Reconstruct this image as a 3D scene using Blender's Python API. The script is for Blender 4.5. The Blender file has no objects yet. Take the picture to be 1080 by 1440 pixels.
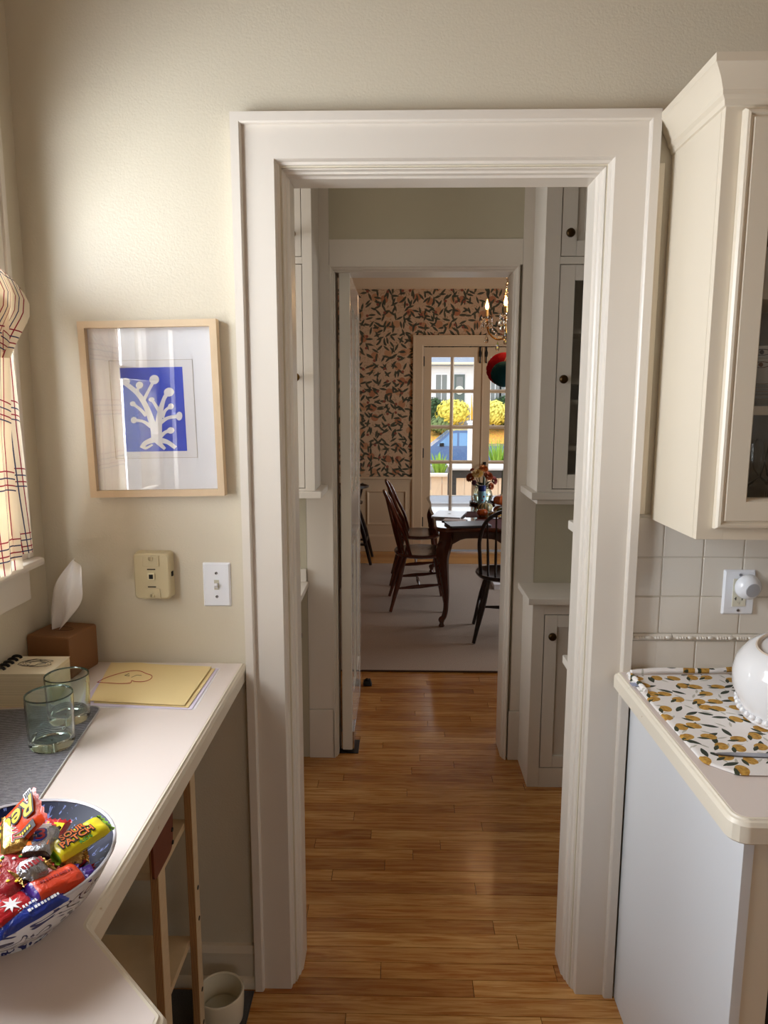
import bpy, bmesh, math, random
from mathutils import Vector, Matrix, Euler, noise
R = random.Random(7)
PI = math.pi
sc = bpy.context.scene
COL = sc.collection

# ------------------------------------------------------------------ camera
F_PX, PITCH, YAW, ROLL = 996.6, .1535, .0219, .0013
CAM = Vector((0, -1.6921, 1.5687))
_cp, _sp = math.cos(PITCH), math.sin(PITCH)
FW = Vector((-math.sin(YAW) * _cp, math.cos(YAW) * _cp, -_sp))
_rt = Vector((math.cos(YAW), math.sin(YAW), 0)); _up = _rt.cross(FW)
RT = _rt * math.cos(ROLL) + _up * math.sin(ROLL)
UP = _up * math.cos(ROLL) - _rt * math.sin(ROLL)
cd = bpy.data.cameras.new('camera'); cam = bpy.data.objects.new('camera', cd); COL.objects.link(cam)
cd.sensor_fit = 'VERTICAL'; cd.sensor_height = 24; cd.lens = 24 * F_PX / 1440
cd.clip_start = .05; cd.clip_end = 300
m = Matrix((RT, UP, -FW)).transposed().to_4x4(); m.translation = CAM
cam.matrix_world = m
sc.camera = cam

def at(u, v, **k):
    """the point where the ray through photo pixel (u, v) meets x=, y= or z="""
    d = FW + RT * ((u - 540) / F_PX) + UP * ((720 - v) / F_PX)
    a, val = list(k.items())[0]; i = 'xyz'.index(a)
    return CAM + d * ((val - CAM[i]) / d[i])

# ------------------------------------------------------------------ world and light
sc.view_settings.view_transform = 'Standard'
sc.view_settings.look = 'None'
sc.view_settings.gamma = 1
sc.view_settings.use_curve_mapping = False
sc.view_settings.exposure = 0.0
w = bpy.data.worlds.new('sky'); sc.world = w; w.use_nodes = True
bg = w.node_tree.nodes['Background']
bg.inputs[0].default_value = (.90, .95, 1.0, 1); bg.inputs[1].default_value = 2.3

def area(name, loc, rot, sx, sy, watts, col):
    l = bpy.data.lights.new(name, 'AREA'); l.shape = 'RECTANGLE'; l.size = sx; l.size_y = sy
    l.energy = watts; l.color = col
    o = bpy.data.objects.new(name, l); COL.objects.link(o); o.location = loc; o.rotation_euler = rot
    return o
# daylight in the kitchen's windows; those behind the camera are added
area('daylight_window_1', (-1.06, -.60, 1.67), (0, -PI / 2 , 0), .88, .86, 47, (.88, .94, 1.0))
area('added_window_2_light', (-1.06, -2.75, 1.70), (0, -PI / 2, 0), 1.0, .9, 1.6, (.93, .97, 1.0))  # lamp of an added, unseen window; lights the back wall frontally
area('daylight_pantry_window', (-1.72, .70, 1.62), (0, -PI / 2, 0), 1.2, .52, 17, (.90, .95, 1.0))
area('added_window_3_light', (1.35, -4.12, 1.70), (PI / 2, 0, 0), 1.0, 1.0, 3, (.90, .95, 1.0))  # lamp of the added rear window, for more frontal light

# ------------------------------------------------------------------ helpers
def lin(c):
    return tuple(((v / 255) / 12.92 if v / 255 <= .04045 else ((v / 255 + .055) / 1.055) ** 2.4) for v in c) + (1,)

class NT:
    def __init__(s, name):
        s.m = bpy.data.materials.new(name); s.m.use_nodes = True
        s.t = s.m.node_tree; s.b = s.t.nodes['Principled BSDF']; s.out = s.t.nodes['Material Output']
    def put(s, sock, v):
        if isinstance(v, bpy.types.NodeSocket): s.t.links.new(v, sock)
        elif v is not None: sock.default_value = v
    def n(s, typ, ins=None, **props):
        d = s.t.nodes.new(typ)
        for k, v in props.items(): setattr(d, k, v)
        for k, v in (ins or {}).items(): s.put(d.inputs[k], v)
        return d
    def ma(s, op, a, b=None, c=None):
        d = s.n('ShaderNodeMath', operation=op); s.put(d.inputs[0], a)
        if b is not None: s.put(d.inputs[1], b)
        if c is not None: s.put(d.inputs[2], c)
        return d.outputs[0]
    def mix(s, f, a, b):
        d = s.n('ShaderNodeMix', data_type='RGBA'); s.put(d.inputs[0], f); s.put(d.inputs[6], a); s.put(d.inputs[7], b)
        return d.outputs[2]
    def ramp(s, f, stops):
        d = s.n('ShaderNodeValToRGB', {0: f}); cr = d.color_ramp
        while len(cr.elements) < len(stops): cr.elements.new(.5)
        for e, (p, c) in zip(cr.elements, stops): e.position = p; e.color = c
        return d.outputs[0]
    def pos(s): return s.n('ShaderNodeNewGeometry').outputs['Position']
    def objc(s): return s.n('ShaderNodeTexCoord').outputs['Object']
    def uv(s): return s.n('ShaderNodeTexCoord').outputs['UV']
    def rnd(s): return s.n('ShaderNodeObjectInfo').outputs['Random']
    def scl(s, v, sc_, off=(0, 0, 0)):
        d = s.n('ShaderNodeMapping', {'Vector': v, 'Scale': sc_, 'Location': off}); return d.outputs[0]
    def noise(s, v, scale, detail=3, rough=.55, dist=0):
        d = s.n('ShaderNodeTexNoise', {'Vector': v, 'Scale': scale, 'Detail': detail, 'Roughness': rough, 'Distortion': dist}); return d.outputs[0]
    def bump(s, h, strength=.2, dist=.002):
        d = s.n('ShaderNodeBump', {'Height': h, 'Strength': strength, 'Distance': dist}); s.t.links.new(d.outputs[0], s.b.inputs['Normal'])
    def sep(s, v):
        d = s.n('ShaderNodeSeparateXYZ', {0: v}); return d.outputs
    def comb(s, x, y, z=0.0):
        d = s.n('ShaderNodeCombineXYZ'); s.put(d.inputs[0], x); s.put(d.inputs[1], y); s.put(d.inputs[2], z); return d.outputs[0]
    def set(s, **k):
        for a, v in k.items(): s.put(s.b.inputs[a.replace('_', ' ')], v)
        return s.m
    def blobs(s, v2, scale, a, b, prob=1, rand=.75, pointed=True, off=(0, 0, 0)):
        """printed motifs: one turned leaf or fruit for each cell of a Voronoi texture; returns (mask, cell colour, local x, local y)"""
        v = s.scl(v2, (scale, scale, scale), off)
        vo = s.n('ShaderNodeTexVoronoi', {'Vector': v, 'Scale': 1.0, 'Randomness': rand}, voronoi_dimensions='2D')
        d = s.n('ShaderNodeVectorMath', {0: v, 1: vo.outputs['Position']}, operation='SUBTRACT').outputs[0]
        col = s.sep(vo.outputs['Color'])
        r = s.n('ShaderNodeVectorRotate', {'Vector': d, 'Angle': s.ma('MULTIPLY', col[0], 6.283)}, rotation_type='Z_AXIS').outputs[0]
        xyz = s.sep(r)
        x2 = s.ma('POWER', s.ma('DIVIDE', s.ma('ABSOLUTE', xyz[0]), a), 2)
        if pointed: q = s.ma('ADD', x2, s.ma('DIVIDE', s.ma('ABSOLUTE', xyz[1]), b))
        else: q = s.ma('ADD', x2, s.ma('POWER', s.ma('DIVIDE', s.ma('ABSOLUTE', xyz[1]), b), 2))
        mk = s.ma('LESS_THAN', q, 1.0)
        if prob < 1: mk = s.ma('MULTIPLY', mk, s.ma('LESS_THAN', col[1], prob))
        return mk, col, xyz[0], xyz[1]

def plain(name, col, rough=.5, metal=0, bump=None, var=0, spec=None, coat=0):
    t = NT(name); c = lin(col)
    if var:
        f = t.noise(t.pos(), 6, 4)
        d = tuple(x * (1 - var) for x in c[:3]) + (1,)
        t.set(Base_Color=t.mix(f, d, c))
    else: t.set(Base_Color=c)
    t.set(Roughness=rough, Metallic=metal)
    if spec is not None: t.set(Specular_IOR_Level=spec)
    if coat: t.set(Coat_Weight=coat, Coat_Roughness=.08)
    if bump: t.bump(t.noise(t.pos(), bump[0], 2), bump[1], bump[2])
    return t.m

def emis(name, col, strength):
    t = NT(name); t.set(Base_Color=lin(col), Emission_Color=lin(col), Emission_Strength=strength); return t.m

def pane_mat(name, tint=(1, 1, 1), refl=.06, rough=.0):
    t = NT(name); t.t.nodes.remove(t.b)
    tr = t.n('ShaderNodeBsdfTransparent', {0: tint + (1,)})
    gl = t.n('ShaderNodeBsdfGlossy', {'Color': (1, 1, 1, 1), 'Roughness': rough})
    lw = t.n('ShaderNodeLayerWeight', {'Blend': .25})
    f = t.ma('ADD', t.ma('MULTIPLY', lw.outputs['Facing'], .35), refl)
    mx = t.n('ShaderNodeMixShader', {0: f, 1: tr.outputs[0], 2: gl.outputs[0]})
    t.t.links.new(mx.outputs[0], t.out.inputs[0])
    return t.m

def glass_mat(name, col=(235, 245, 240), rough=.02, ior=1.45):
    t = NT(name); t.set(Base_Color=lin(col), Transmission_Weight=1.0, Roughness=rough, IOR=ior); return t.m

# --- shapes
def nb(): return bmesh.new()
def box(bm, x0, x1, y0, y1, z0, z1, bev=0, mi=0):
    r = bmesh.ops.create_cube(bm, size=1)
    vs = r['verts']
    for v in vs:
        v.co = Vector((x0 + (v.co.x + .5) * (x1 - x0), y0 + (v.co.y + .5) * (y1 - y0), z0 + (v.co.z + .5) * (z1 - z0)))
    fs = set(f for v in vs for f in v.link_faces)
    for f in fs: f.material_index = mi
    if bev:
        es = list(set(e for v in vs for e in v.link_edges))
        bmesh.ops.bevel(bm, geom=es, offset=bev, segments=2, affect='EDGES', profile=.5, clamp_overlap=True)
    return bm
def bx(x0, x1, y0, y1, z0, z1, bev=0): return box(nb(), x0, x1, y0, y1, z0, z1, bev)
def loops(bm, rings, closed_ring=True, caps=True, close=False, mi=0):
    vr = [[bm.verts.new(p) for p in r] for r in rings]
    n = len(vr[0]); k = len(vr)
    fs = []
    for i in range(k if close else k - 1):
        a, b = vr[i], vr[(i + 1) % k]
        for j in range(n if closed_ring else n - 1):
            try: fs.append(bm.faces.new((a[j], a[(j + 1) % n], b[(j + 1) % n], b[j])))
            except ValueError: pass
    if caps and not close and closed_ring:
        for r in (vr[0], vr[-1]):
            try: fs.append(bm.faces.new(r))
            except ValueError: pass
    for f in fs: f.material_index = mi
    return bm
def lathe(bm, prof, c=(0, 0, 0), seg=20, axis='z', mi=0, sx=1, sy=1, open=False, ring=False):
    rings = []
    for r, z in prof:
        ring = []
        for i in range(seg):
            a = 2 * PI * i / seg
            p = (max(r, 1e-5) * math.cos(a) * sx, max(r, 1e-5) * math.sin(a) * sy, z)
            if axis == 'x': p = (p[2], p[0], p[1])
            if axis == 'y': p = (p[0], -p[2], p[1])
            if axis == '-y': p = (p[0], p[2], p[1])
            ring.append((p[0] + c[0], p[1] + c[1], p[2] + c[2]))
        rings.append(ring)
    return loops(bm, rings, mi=mi, caps=not open, close=ring)
def tube(bm, pts, rad, seg=8, flat=1.0, close=False, mi=0):
    pts = [Vector(p) for p in pts]; n = len(pts)
    if not hasattr(rad, '__len__'): rad = [rad] * n
    rings = []; prev = None
    for i, p in enumerate(pts):
        if close: t = pts[(i + 1) % n] - pts[i - 1]
        else: t = pts[min(i + 1, n - 1)] - pts[max(i - 1, 0)]
        t.normalize()
        if prev is None:
            a = Vector((0, 0, 1)) if abs(t.z) < .9 else Vector((1, 0, 0))
            u = t.cross(a).normalized()
        else:
            u = prev - t * prev.dot(t)
            u = u.normalized() if u.length > 1e-6 else t.orthogonal().normalized()
        prev = u; v = t.cross(u)
        rings.append([p + (u * math.cos(2 * PI * j / seg) + v * math.sin(2 * PI * j / seg) * flat) * rad[i] for j in range(seg)])
    return loops(bm, rings, close=close, mi=mi)
def sph(bm, c, r, u=14, v=9, mi=0):
    if not hasattr(r, '__len__'): r = (r, r, r)
    prof = [(math.sin(PI * i / v), -math.cos(PI * i / v)) for i in range(v + 1)]
    rings = [[(c[0] + q * r[0] * math.cos(2 * PI * j / u), c[1] + q * r[1] * math.sin(2 * PI * j / u), c[2] + z * r[2]) for j in range(u)] for q, z in [(max(a, 1e-4), b) for a, b in prof]]
    return loops(bm, rings, mi=mi)
def prism(bm, poly, lo, hi, axis='z', mi=0):
    def P(a, b, h): return {'z': (a, b, h), 'y': (a, h, b), 'x': (h, a, b)}[axis]
    return loops(bm, [[P(a, b, lo) for a, b in poly], [P(a, b, hi) for a, b in poly]], mi=mi)
def smooth_path(pts, n=8):
    """Catmull-Rom through the points"""
    P = [Vector(p) for p in pts]; out = []
    for i in range(len(P) - 1):
        p0, p1, p2, p3 = P[max(i - 1, 0)], P[i], P[i + 1], P[min(i + 2, len(P) - 1)]
        for k in range(n):
            t = k / n
            out.append(.5 * ((2 * p1) + (p2 - p0) * t + (2 * p0 - 5 * p1 + 4 * p2 - p3) * t * t + (3 * p1 - p0 - 3 * p2 + p3) * t ** 3))
    out.append(P[-1]); return out

def wm(o):
    if o.parent: return wm(o.parent) @ o.matrix_parent_inverse @ o.matrix_basis
    return o.matrix_basis.copy()
def finish(bm, sharp=.6):
    bmesh.ops.remove_doubles(bm, verts=bm.verts, dist=1e-6)
    bmesh.ops.recalc_face_normals(bm, faces=bm.faces)
    for f in bm.faces: f.smooth = True
    for e in bm.edges:
        if len(e.link_faces) == 2 and e.calc_face_angle(0) > sharp: e.smooth = False
def obj(name, bm, mats, parent=None, world=True, loc=None, rot=None, fin=True, sharp=.6, wn=True):
    """one mesh object; with world=True the mesh is in world coordinates even under a moved parent"""
    if isinstance(bm, bpy.types.Mesh): me = bm
    else:
        if fin: finish(bm, sharp)
        me = bpy.data.meshes.new(name); bm.to_mesh(me); bm.free()
        for x in (mats if isinstance(mats, (list, tuple)) else [mats]): me.materials.append(x)
    o = bpy.data.objects.new(name, me); COL.objects.link(o)
    if parent:
        o.parent = parent
        if world: o.matrix_parent_inverse = wm(parent).inverted()
    if loc is not None: o.location = loc
    if rot is not None: o.rotation_euler = rot
    if wn and len(me.polygons) > 6 and len(me.polygons) < 3000:
        md = o.modifiers.new('normals', 'WEIGHTED_NORMAL'); md.keep_sharp = True
    return o
def tag(o, label=None, cat=None, group=None, kind=None):
    for k, v in (('label', label), ('category', cat), ('group', group), ('kind', kind)):
        if v: o[k] = v
    return o
def thing(name, label, cat, loc=(0, 0, 0), rz=0, group=None, rot=None):
    o = bpy.data.objects.new(name, None); COL.objects.link(o); o.empty_display_size = .05
    o.location = loc; o.rotation_euler = rot if rot is not None else (0, 0, rz)
    return tag(o, label, cat, group)
def struct(name, loc=(0, 0, 0)):
    o = bpy.data.objects.new(name, None); COL.objects.link(o); o.location = loc; o['kind'] = 'structure'; return o
def sobj(name, bm, mat, **k):
    o = obj(name, bm, mat, **k); o['kind'] = 'structure'; return o
def copy_tree(o, parent=None):
    c = o.copy(); COL.objects.link(c); c.parent = parent
    for ch in o.children: copy_tree(ch, c)
    return c
def casing(parent, prof, xl, xr, z0, zt, mat, name='casing_board', sill=False, g=.0002):
    """boards mitred round an opening in an xz wall: prof is a list of (inward offset, y)"""
    L0 = [(xl + u, y, z0 + (u if sill else 0)) for u, y in prof]; L1 = [(xl + u, y, zt - u) for u, y in prof]
    R0 = [(xr - u, y, z0 + (u if sill else 0)) for u, y in prof]; R1 = [(xr - u, y, zt - u) for u, y in prof]
    out = []
    for a, b, d in ((L0, L1, (0, -g)), (L1, R1, (g, 0)), (R0, R1, (0, -g))) + (((L0, R0, (g, 0)),) if sill else ()):
        out.append(obj(name, loops(nb(), [a, b]), mat, parent, sharp=.35))
    return out
def text(name, s, size, mat, parent, M, ext=.0003, align='CENTER', shear=0, bold=0):
    cu = bpy.data.curves.new('t', 'FONT'); cu.body = s; cu.size = size; cu.extrude = ext; cu.align_x = align; cu.align_y = 'CENTER'
    cu.shear = shear; cu.offset = bold; cu.resolution_u = 3
    t = bpy.data.objects.new('t', cu); COL.objects.link(t)
    bpy.context.view_layer.update()
    me = bpy.data.meshes.new_from_object(t.evaluated_get(bpy.context.evaluated_depsgraph_get()))
    bpy.data.objects.remove(t); bpy.data.curves.remove(cu)
    me.transform(M); me.materials.clear(); me.materials.append(mat); me.name = name
    return obj(name, me, mat, parent, world=False)
def flatM(loc, rx=0, ry=0, rz=0): return Matrix.Translation(loc) @ Euler((rx, ry, rz)).to_matrix().to_4x4()

# ------------------------------------------------------------------ materials
def wall_mat(name, col, bs=.45):
    t = NT(name); p = t.pos()
    t.set(Base_Color=t.mix(t.noise(p, 2.5, 3), lin([c * .975 for c in col]), lin(col)), Roughness=.42)
    t.bump(t.noise(p, 210, 2, .5), bs, .0012); return t.m
M_wall = wall_mat('beige_wall_paint', (217, 207, 186))
M_wall2 = wall_mat('darkened_tan_wall', (158, 140, 112))  # for the unseen kitchen walls, darkened to cut bounced light
M_plaster = wall_mat('pantry_plaster_paint', (196, 188, 165))
M_trim = plain('white_trim_paint', (226, 217, 205), .32, bump=(60, .06, .001))
M_trim_c = plain('cream_cabinet_paint', (226, 214, 194), .35, bump=(60, .05, .001))
M_cabw = plain('cool_white_panel', (226, 228, 232), .3)
M_ceil = plain('ceiling_paint', (222, 212, 196), .6)
M_dark = plain('dark_gap', (22, 18, 15), .8)
M_lam = plain('pale_pink_laminate', (232, 219, 212), .38, var=.03)
def worn_mat():
    t = NT('worn_cream_edge'); p = t.pos()
    n1 = t.noise(p, 38, 5, .7); mk = t.ramp(n1, [(.66, (0, 0, 0, 1)), (.72, (1, 1, 1, 1))])
    t.set(Base_Color=t.mix(mk, lin((234, 224, 206)), lin((196, 172, 134))), Roughness=.4); return t.m
M_edge = worn_mat()
M_tile = plain('glazed_tile', (230, 223, 212), .12, coat=.3)
M_grout = plain('grout', (214, 206, 192), .8)
def plank_mat():
    t = NT('oak_floor_plank'); p = t.pos(); r = t.rnd()
    o = t.n('ShaderNodeVectorMath', {0: p, 1: t.comb(t.ma('MULTIPLY', r, 37), t.ma('MULTIPLY', r, 11), 0)}, operation='ADD').outputs[0]
    g = t.noise(t.scl(o, (1.6, 26, 1)), 3.2, 5, .6, .7)
    f2 = t.noise(t.scl(o, (3, 150, 1)), 3, 3)
    base = t.ramp(r, [(0, lin((186, 130, 68))), (.3, lin((214, 160, 92))), (.6, lin((226, 178, 110))), (.85, lin((202, 146, 80))), (1, lin((168, 112, 58)))])
    dk = t.n('ShaderNodeMix', {0: 1.0, 6: base, 7: lin((206, 172, 132))}, data_type='RGBA', blend_type='MULTIPLY').outputs[2]
    c = t.mix(t.ramp(g, [(.40, (0, 0, 0, 1)), (.62, (1, 1, 1, 1))]), base, dk)
    c = t.mix(t.ma('MULTIPLY', f2, .35), c, dk)
    t.set(Base_Color=c, Roughness=t.ma('MULTIPLY_ADD', t.noise(p, 9, 3), .14, .16), Coat_Weight=.25, Coat_Roughness=.12)
    t.bump(t.noise(t.scl(o, (4, 30, 1)), 5, 3), .12, .002); return t.m
M_plank = plank_mat()
def far_floor():
    t = NT('far_plank_floor'); p = t.pos()
    br = t.n('ShaderNodeTexBrick', {'Vector': p, 'Color1': lin((214, 160, 90)), 'Color2': lin((188, 130, 66)), 'Mortar': lin((70, 40, 18)), 'Scale': 1.0, 'Mortar Size': .0012, 'Brick Width': .9, 'Row Height': .057})
    t.set(Base_Color=br.outputs[0], Roughness=.22); return t.m
M_farfloor = far_floor()
def wood(name, c1, c2, rough=.3, axis=(1, 12, 12), scale=6, coat=0):
    t = NT(name); v = t.scl(t.objc(), axis)
    g = t.noise(v, scale, 5, .6, .5)
    t.set(Base_Color=t.mix(g, lin(c1), lin(c2)), Roughness=rough, Coat_Weight=coat)
    t.bump(g, .05, .001); return t.m
M_ash = wood('pale_ash_frame', (204, 176, 140), (226, 202, 168), .45, (2, 14, 2))
M_ply = wood('birch_plywood', (202, 174, 134), (222, 198, 160), .5, (3, 3, 14))
def ply_edge():
    t = NT('plywood_edge_layers'); p = t.sep(t.objc())
    wv = t.ma('GREATER_THAN', t.ma('FRACT', t.ma('MULTIPLY', p[0], 330)), .5)
    t.set(Base_Color=t.mix(wv, lin((196, 152, 100)), lin((120, 78, 46))), Roughness=.6); return t.m
M_plyedge = ply_edge()
M_maho = wood('dark_mahogany', (58, 24, 14), (92, 42, 24), .22, (12, 12, 2), 5, .3)
M_cherry = wood('red_brown_chair_wood', (66, 26, 16), (104, 48, 28), .2, (12, 12, 2), 5, .3)
M_black = wood('black_brown_wood', (22, 13, 10), (40, 22, 16), .28, (12, 12, 2), 5)
M_brass = plain('aged_brass', (150, 112, 52), .28, 1)
M_gilt = plain('gilt_brass', (196, 148, 70), .2, 1)
M_bronze = plain('dark_bronze', (74, 56, 36), .32, 1)
M_blackm = plain('black_iron', (22, 20, 20), .5, .4)
M_chrome = plain('steel', (190, 190, 195), .2, 1)
M_pane = pane_mat('window_pane', (1, 1, 1), .03)
M_cabpane = pane_mat('cabinet_glass', (.86, .86, .85), .03)
M_white = plain('white_plastic', (238, 240, 246), .25)
M_ivory = plain('ivory_plastic', (208, 194, 158), .35)
M_paperw = plain('white_paper', (238, 234, 236), .8)
M_black_ink = plain('black_ink', (26, 22, 20), .6)
# ================================================================== SETTING
XL = -.887            # kitchen left wall
WY = .025             # kitchen face of the wall with the doorway
W2 = 1.267            # pantry face of the dining-room wall
FY = 5.72             # far dining wall
# --- floor with separate boards
fl = sobj('floor', bx(-2.6, 3.2, -4.05, 6.0, -.06, -.012), plain('dark_subfloor', (38, 22, 12), .8))
unit = bpy.data.meshes.new('plank'); b_ = nb(); box(b_, 0, 1, 0, 1, 0, 1); finish(b_); b_.to_mesh(unit); b_.free(); unit.materials.append(M_plank)
pitch = .0572; y = -.36; row = 0
while y < 2.40:
    x0, x1 = (-1.25, 1.25) if y < 1.3 else (-1.0, 1.25)
    cuts = [x0]; xx = x0 + R.uniform(.2, .95)
    while xx < x1 - .15: cuts.append(xx); xx += R.uniform(.45, 1.35)
    cuts.append(x1)
    for a, b in zip(cuts, cuts[1:]):
        o = obj('plank', unit, None, fl)
        o.location = (a + .0009, y + .0008, -.012); o.scale = (b - a - .0018, pitch - .0016, .012 + R.uniform(-.0004, .0004))
    y += pitch; row += 1
sobj('floor_dining', bx(-2.6, 3.2, y, 5.72, -.012, -.0003), M_farfloor)
# kitchen floor beyond the boards (outside the picture)
sobj('floor_kitchen', bx(-.9, 2.2, -4.0, -.36, -.012, -.0003), M_farfloor)
# --- ceilings
sobj('ceiling_kitchen', bx(-.95, 2.2, -4.1, .13, 2.95, 3.0), plain('darkened_tan_ceiling', (150, 126, 98), .7))  # unseen ceiling, darkened so less light bounces onto the upper wall
sobj('ceiling_pantry', bx(-1.7, 1.7, .02, 1.5, 2.62, 2.67), M_ceil)
sobj('ceiling_dining', bx(-2.5, 3.1, 1.36, 5.8, 2.826, 2.88), plain('tan_dining_ceiling', (168, 138, 112), .7))
# --- kitchen / pantry wall (y .025 .. .135) with the doorway
OL, OR_, OT = -.262, .4545, 2.087
b = nb(); box(b, -1.7, OL - .012, WY, .135, 0, 2.95); box(b, OR_ + .012, 2.2, WY, .135, 0, 2.95); box(b, OL - .012, OR_ + .012, WY, .135, OT + .012, 2.95)
sobj('wall_back', b, M_wall)
t1 = struct('trim_1', (0.09, 0, 0))
prof = [(0, WY), (0, -.012), (.019, -.012), (.0225, -.009), (.0235, 0), (.0945, 0), (.0965, .005), (.0975, .016), (.1025, .019), (.1040, .030), (.1085, .033), (.1100, .046), (.1140, .049), (.1150, .062), (.119, .068), (.119, .140), (.1005, .140), (.1005, WY)]
casing(t1, prof, -.381, .560 + .0125, 0, 2.2055, M_trim)
# baseboards in the kitchen
def baseboard(name, x0, x1, yw, mat=M_trim_c):
    r = struct(name, ((x0 + x1) / 2, yw, 0))
    obj('board', loops(nb(), [[(x, yw - d, z) for d, z in ((0, .004), (.014, .004), (.014, .085), (0, .088))] for x in (x0, x1)]), mat, r)
    obj('cap_moulding', loops(nb(), [[(x, yw - d, z) for d, z in ((0, .086), (.017, .086), (.018, .098), (.012, .106), (.008, .114), (0, .116))] for x in (x0, x1)]), mat, r)
    obj('shoe_moulding', loops(nb(), [[(x, yw - d, z) for d, z in ((.0, .0), (.030, .0), (.029, .012), (.022, .022), (.014, .026), (0, .026))] for x in (x0, x1)]), mat, r)
baseboard('baseboard_back', XL, -.383, WY)
baseboard('baseboard_back', .5725, .60, WY)
# --- kitchen shell
b = nb()
def wall_x(b, x0, x1, y0, y1, z0, z1, holes):
    """wall thick in x; holes are (ya, yb, za, zb)"""
    ys = sorted(holes); c = y0
    for ya, yb, za, zb in ys:
        box(b, x0, x1, c, ya, z0, z1); box(b, x0, x1, ya, yb, z0, za); box(b, x0, x1, ya, yb, zb, z1); c = yb
    box(b, x0, x1, c, y1, z0, z1)
WIN = (-1.06, -.155, 1.206, 2.13)
WIN2 = (-3.2, -2.3, 1.206, 2.28)
wall_x(b, XL - .13, XL, -4.05, WY + .05, 0, 2.95, [WIN2, WIN]); sobj('wall_left', b, M_wall)
b = nb(); box(b, 2.15, 2.25, -4.05, .1, 0, 2.95); sobj('wall_right', b, M_wall2)
b = nb(); box(b, XL - .1, .8, -4.1, -4.0, 0, 2.95); box(b, 1.9, 2.25, -4.1, -4.0, 0, 2.95); box(b, .8, 1.9, -4.1, -4.0, 0, 1.2); box(b, .8, 1.9, -4.1, -4.0, 2.2, 2.95); sobj('wall_rear', b, M_wall2)
def win_left(name, hole):
    ya, yb, za, zb = hole; r = struct(name, (XL, (ya + yb) / 2, za))
    x1 = XL + .018
    obj('casing_board', bx(XL, x1, yb, yb + .068, za, zb + .1, .003), M_trim, r); obj('casing_board', bx(XL, x1, ya - .105, ya, za, zb + .1, .003), M_trim, r)
    obj('casing_board', bx(XL, x1 + .002, ya, yb, zb, zb + .1, .003), M_trim, r)
    obj('backband', bx(XL, x1 + .005, yb + .068, yb + .086, za, zb + .115, .003), M_trim, r)
    obj('window_sill', bx(XL - .10, XL + .045, ya - .14, yb + .098, za - .021, za, .009), M_trim, r)
    obj('apron', bx(XL, XL + .018, ya - .105, yb + .070, za - .098, za - .021, .002), M_trim, r)
    zm = (za + zb) / 2
    for s0, s1, xo in ((za, zm + .02, XL - .07), (zm - .02, zb, XL - .10)):
        b = nb(); box(b, xo, xo + .03, ya, ya + .045, s0, s1); box(b, xo, xo + .03, yb - .045, yb, s0, s1); box(b, xo, xo + .03, ya + .045, yb - .045, s0, s0 + .045); box(b, xo, xo + .03, ya + .045, yb - .045, s1 - .04, s1)
        s = obj('sash', b, M_trim, r)
        obj('pane', bx(xo + .013, xo + .016, ya + .045, yb - .045, s0 + .045, s1 - .04), M_pane, s)
win_left('window_1', WIN); win_left('window_2_added', WIN2)  # the second one is added behind the camera to light the back wall
r = struct('window_3_added', (1.35, -4.0, 1.2))  # unseen window added in the rear wall for frontal light
casing(r, [(0, -4.0), (0, -3.98), (.1, -3.98), (.1, -4.04), (.08, -4.04)], .72, 1.98, 1.12, 2.28, M_trim, sill=True)
obj('pane', bx(.82, 1.88, -4.06, -4.056, 1.22, 2.18), M_pane, r)

# --- pantry: dining wall, white boards, end walls
b = nb(); box(b, -1.7, -.395, W2, 1.40, 0, 2.62); box(b, .574, 1.7, W2, 1.40, 0, 2.62); box(b, -.395, .574, W2 + .004, 1.40, 2.13, 2.62)
box(b, -.395, -.27, W2 + .022, 1.40, 0, 2.13); box(b, .46, .574, W2 + .022, 1.40, 0, 2.13)
sobj('wall_pantry_far', b, M_plaster)
b = nb(); wall_x(b, -1.70, -1.65, .1, 1.40, 0, 2.65, [(.43, .98, 1.0, 2.25)]); sobj('wall_pantry_left', b, M_plaster)
r = struct('window_5', (-1.65, .7, 1.0))
for q in ((.40, .43, .97, 2.28), (.98, 1.01, .97, 2.28), (.43, .98, 2.25, 2.28), (.43, .98, .97, 1.0)): obj('casing_board', bx(-1.65, -1.64, *q), M_trim, r)
obj('pane', bx(-1.69, -1.687, .43, .98, 1.0, 2.25), M_pane, r)
b = nb(); box(b, 1.65, 1.75, .1, 1.40, 0, 2.65); sobj('wall_pantry_right', b, M_plaster)
t2 = struct('trim_2', (.09, W2, 0))
obj('casing_board', bx(-.394, -.287, W2 - .001, W2 + .022, .228, 2.62, .0015), M_trim, t2)
obj('casing_board', bx(.489, .574, W2 - .001, W2 + .022, .228, 2.62, .0015), M_trim, t2)
obj('casing_board', bx(-.2865, .4885, W2 - .001, W2 + .022, 2.112, 2.212, .0015), M_trim, t2)
obj('plinth_block', bx(-.394, -.282, W2 - .006, W2 + .022, 0, .227, .002), M_trim, t2)
obj('plinth_block', bx(.484, .574, W2 - .006, W2 + .022, 0, .227, .002), M_trim, t2)
prof = [(0, W2 + .02), (0, W2 - .006), (.006, W2 - .006), (.009, W2 + .004), (.014, W2 + .008), (.017, W2 + .022), (.021, W2 + .026), (.021, 1.43), (.0, 1.43)]
casing(t2, prof, -.287, .489 - .012, 0, 2.112, M_trim, 'jamb_moulding')

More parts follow.
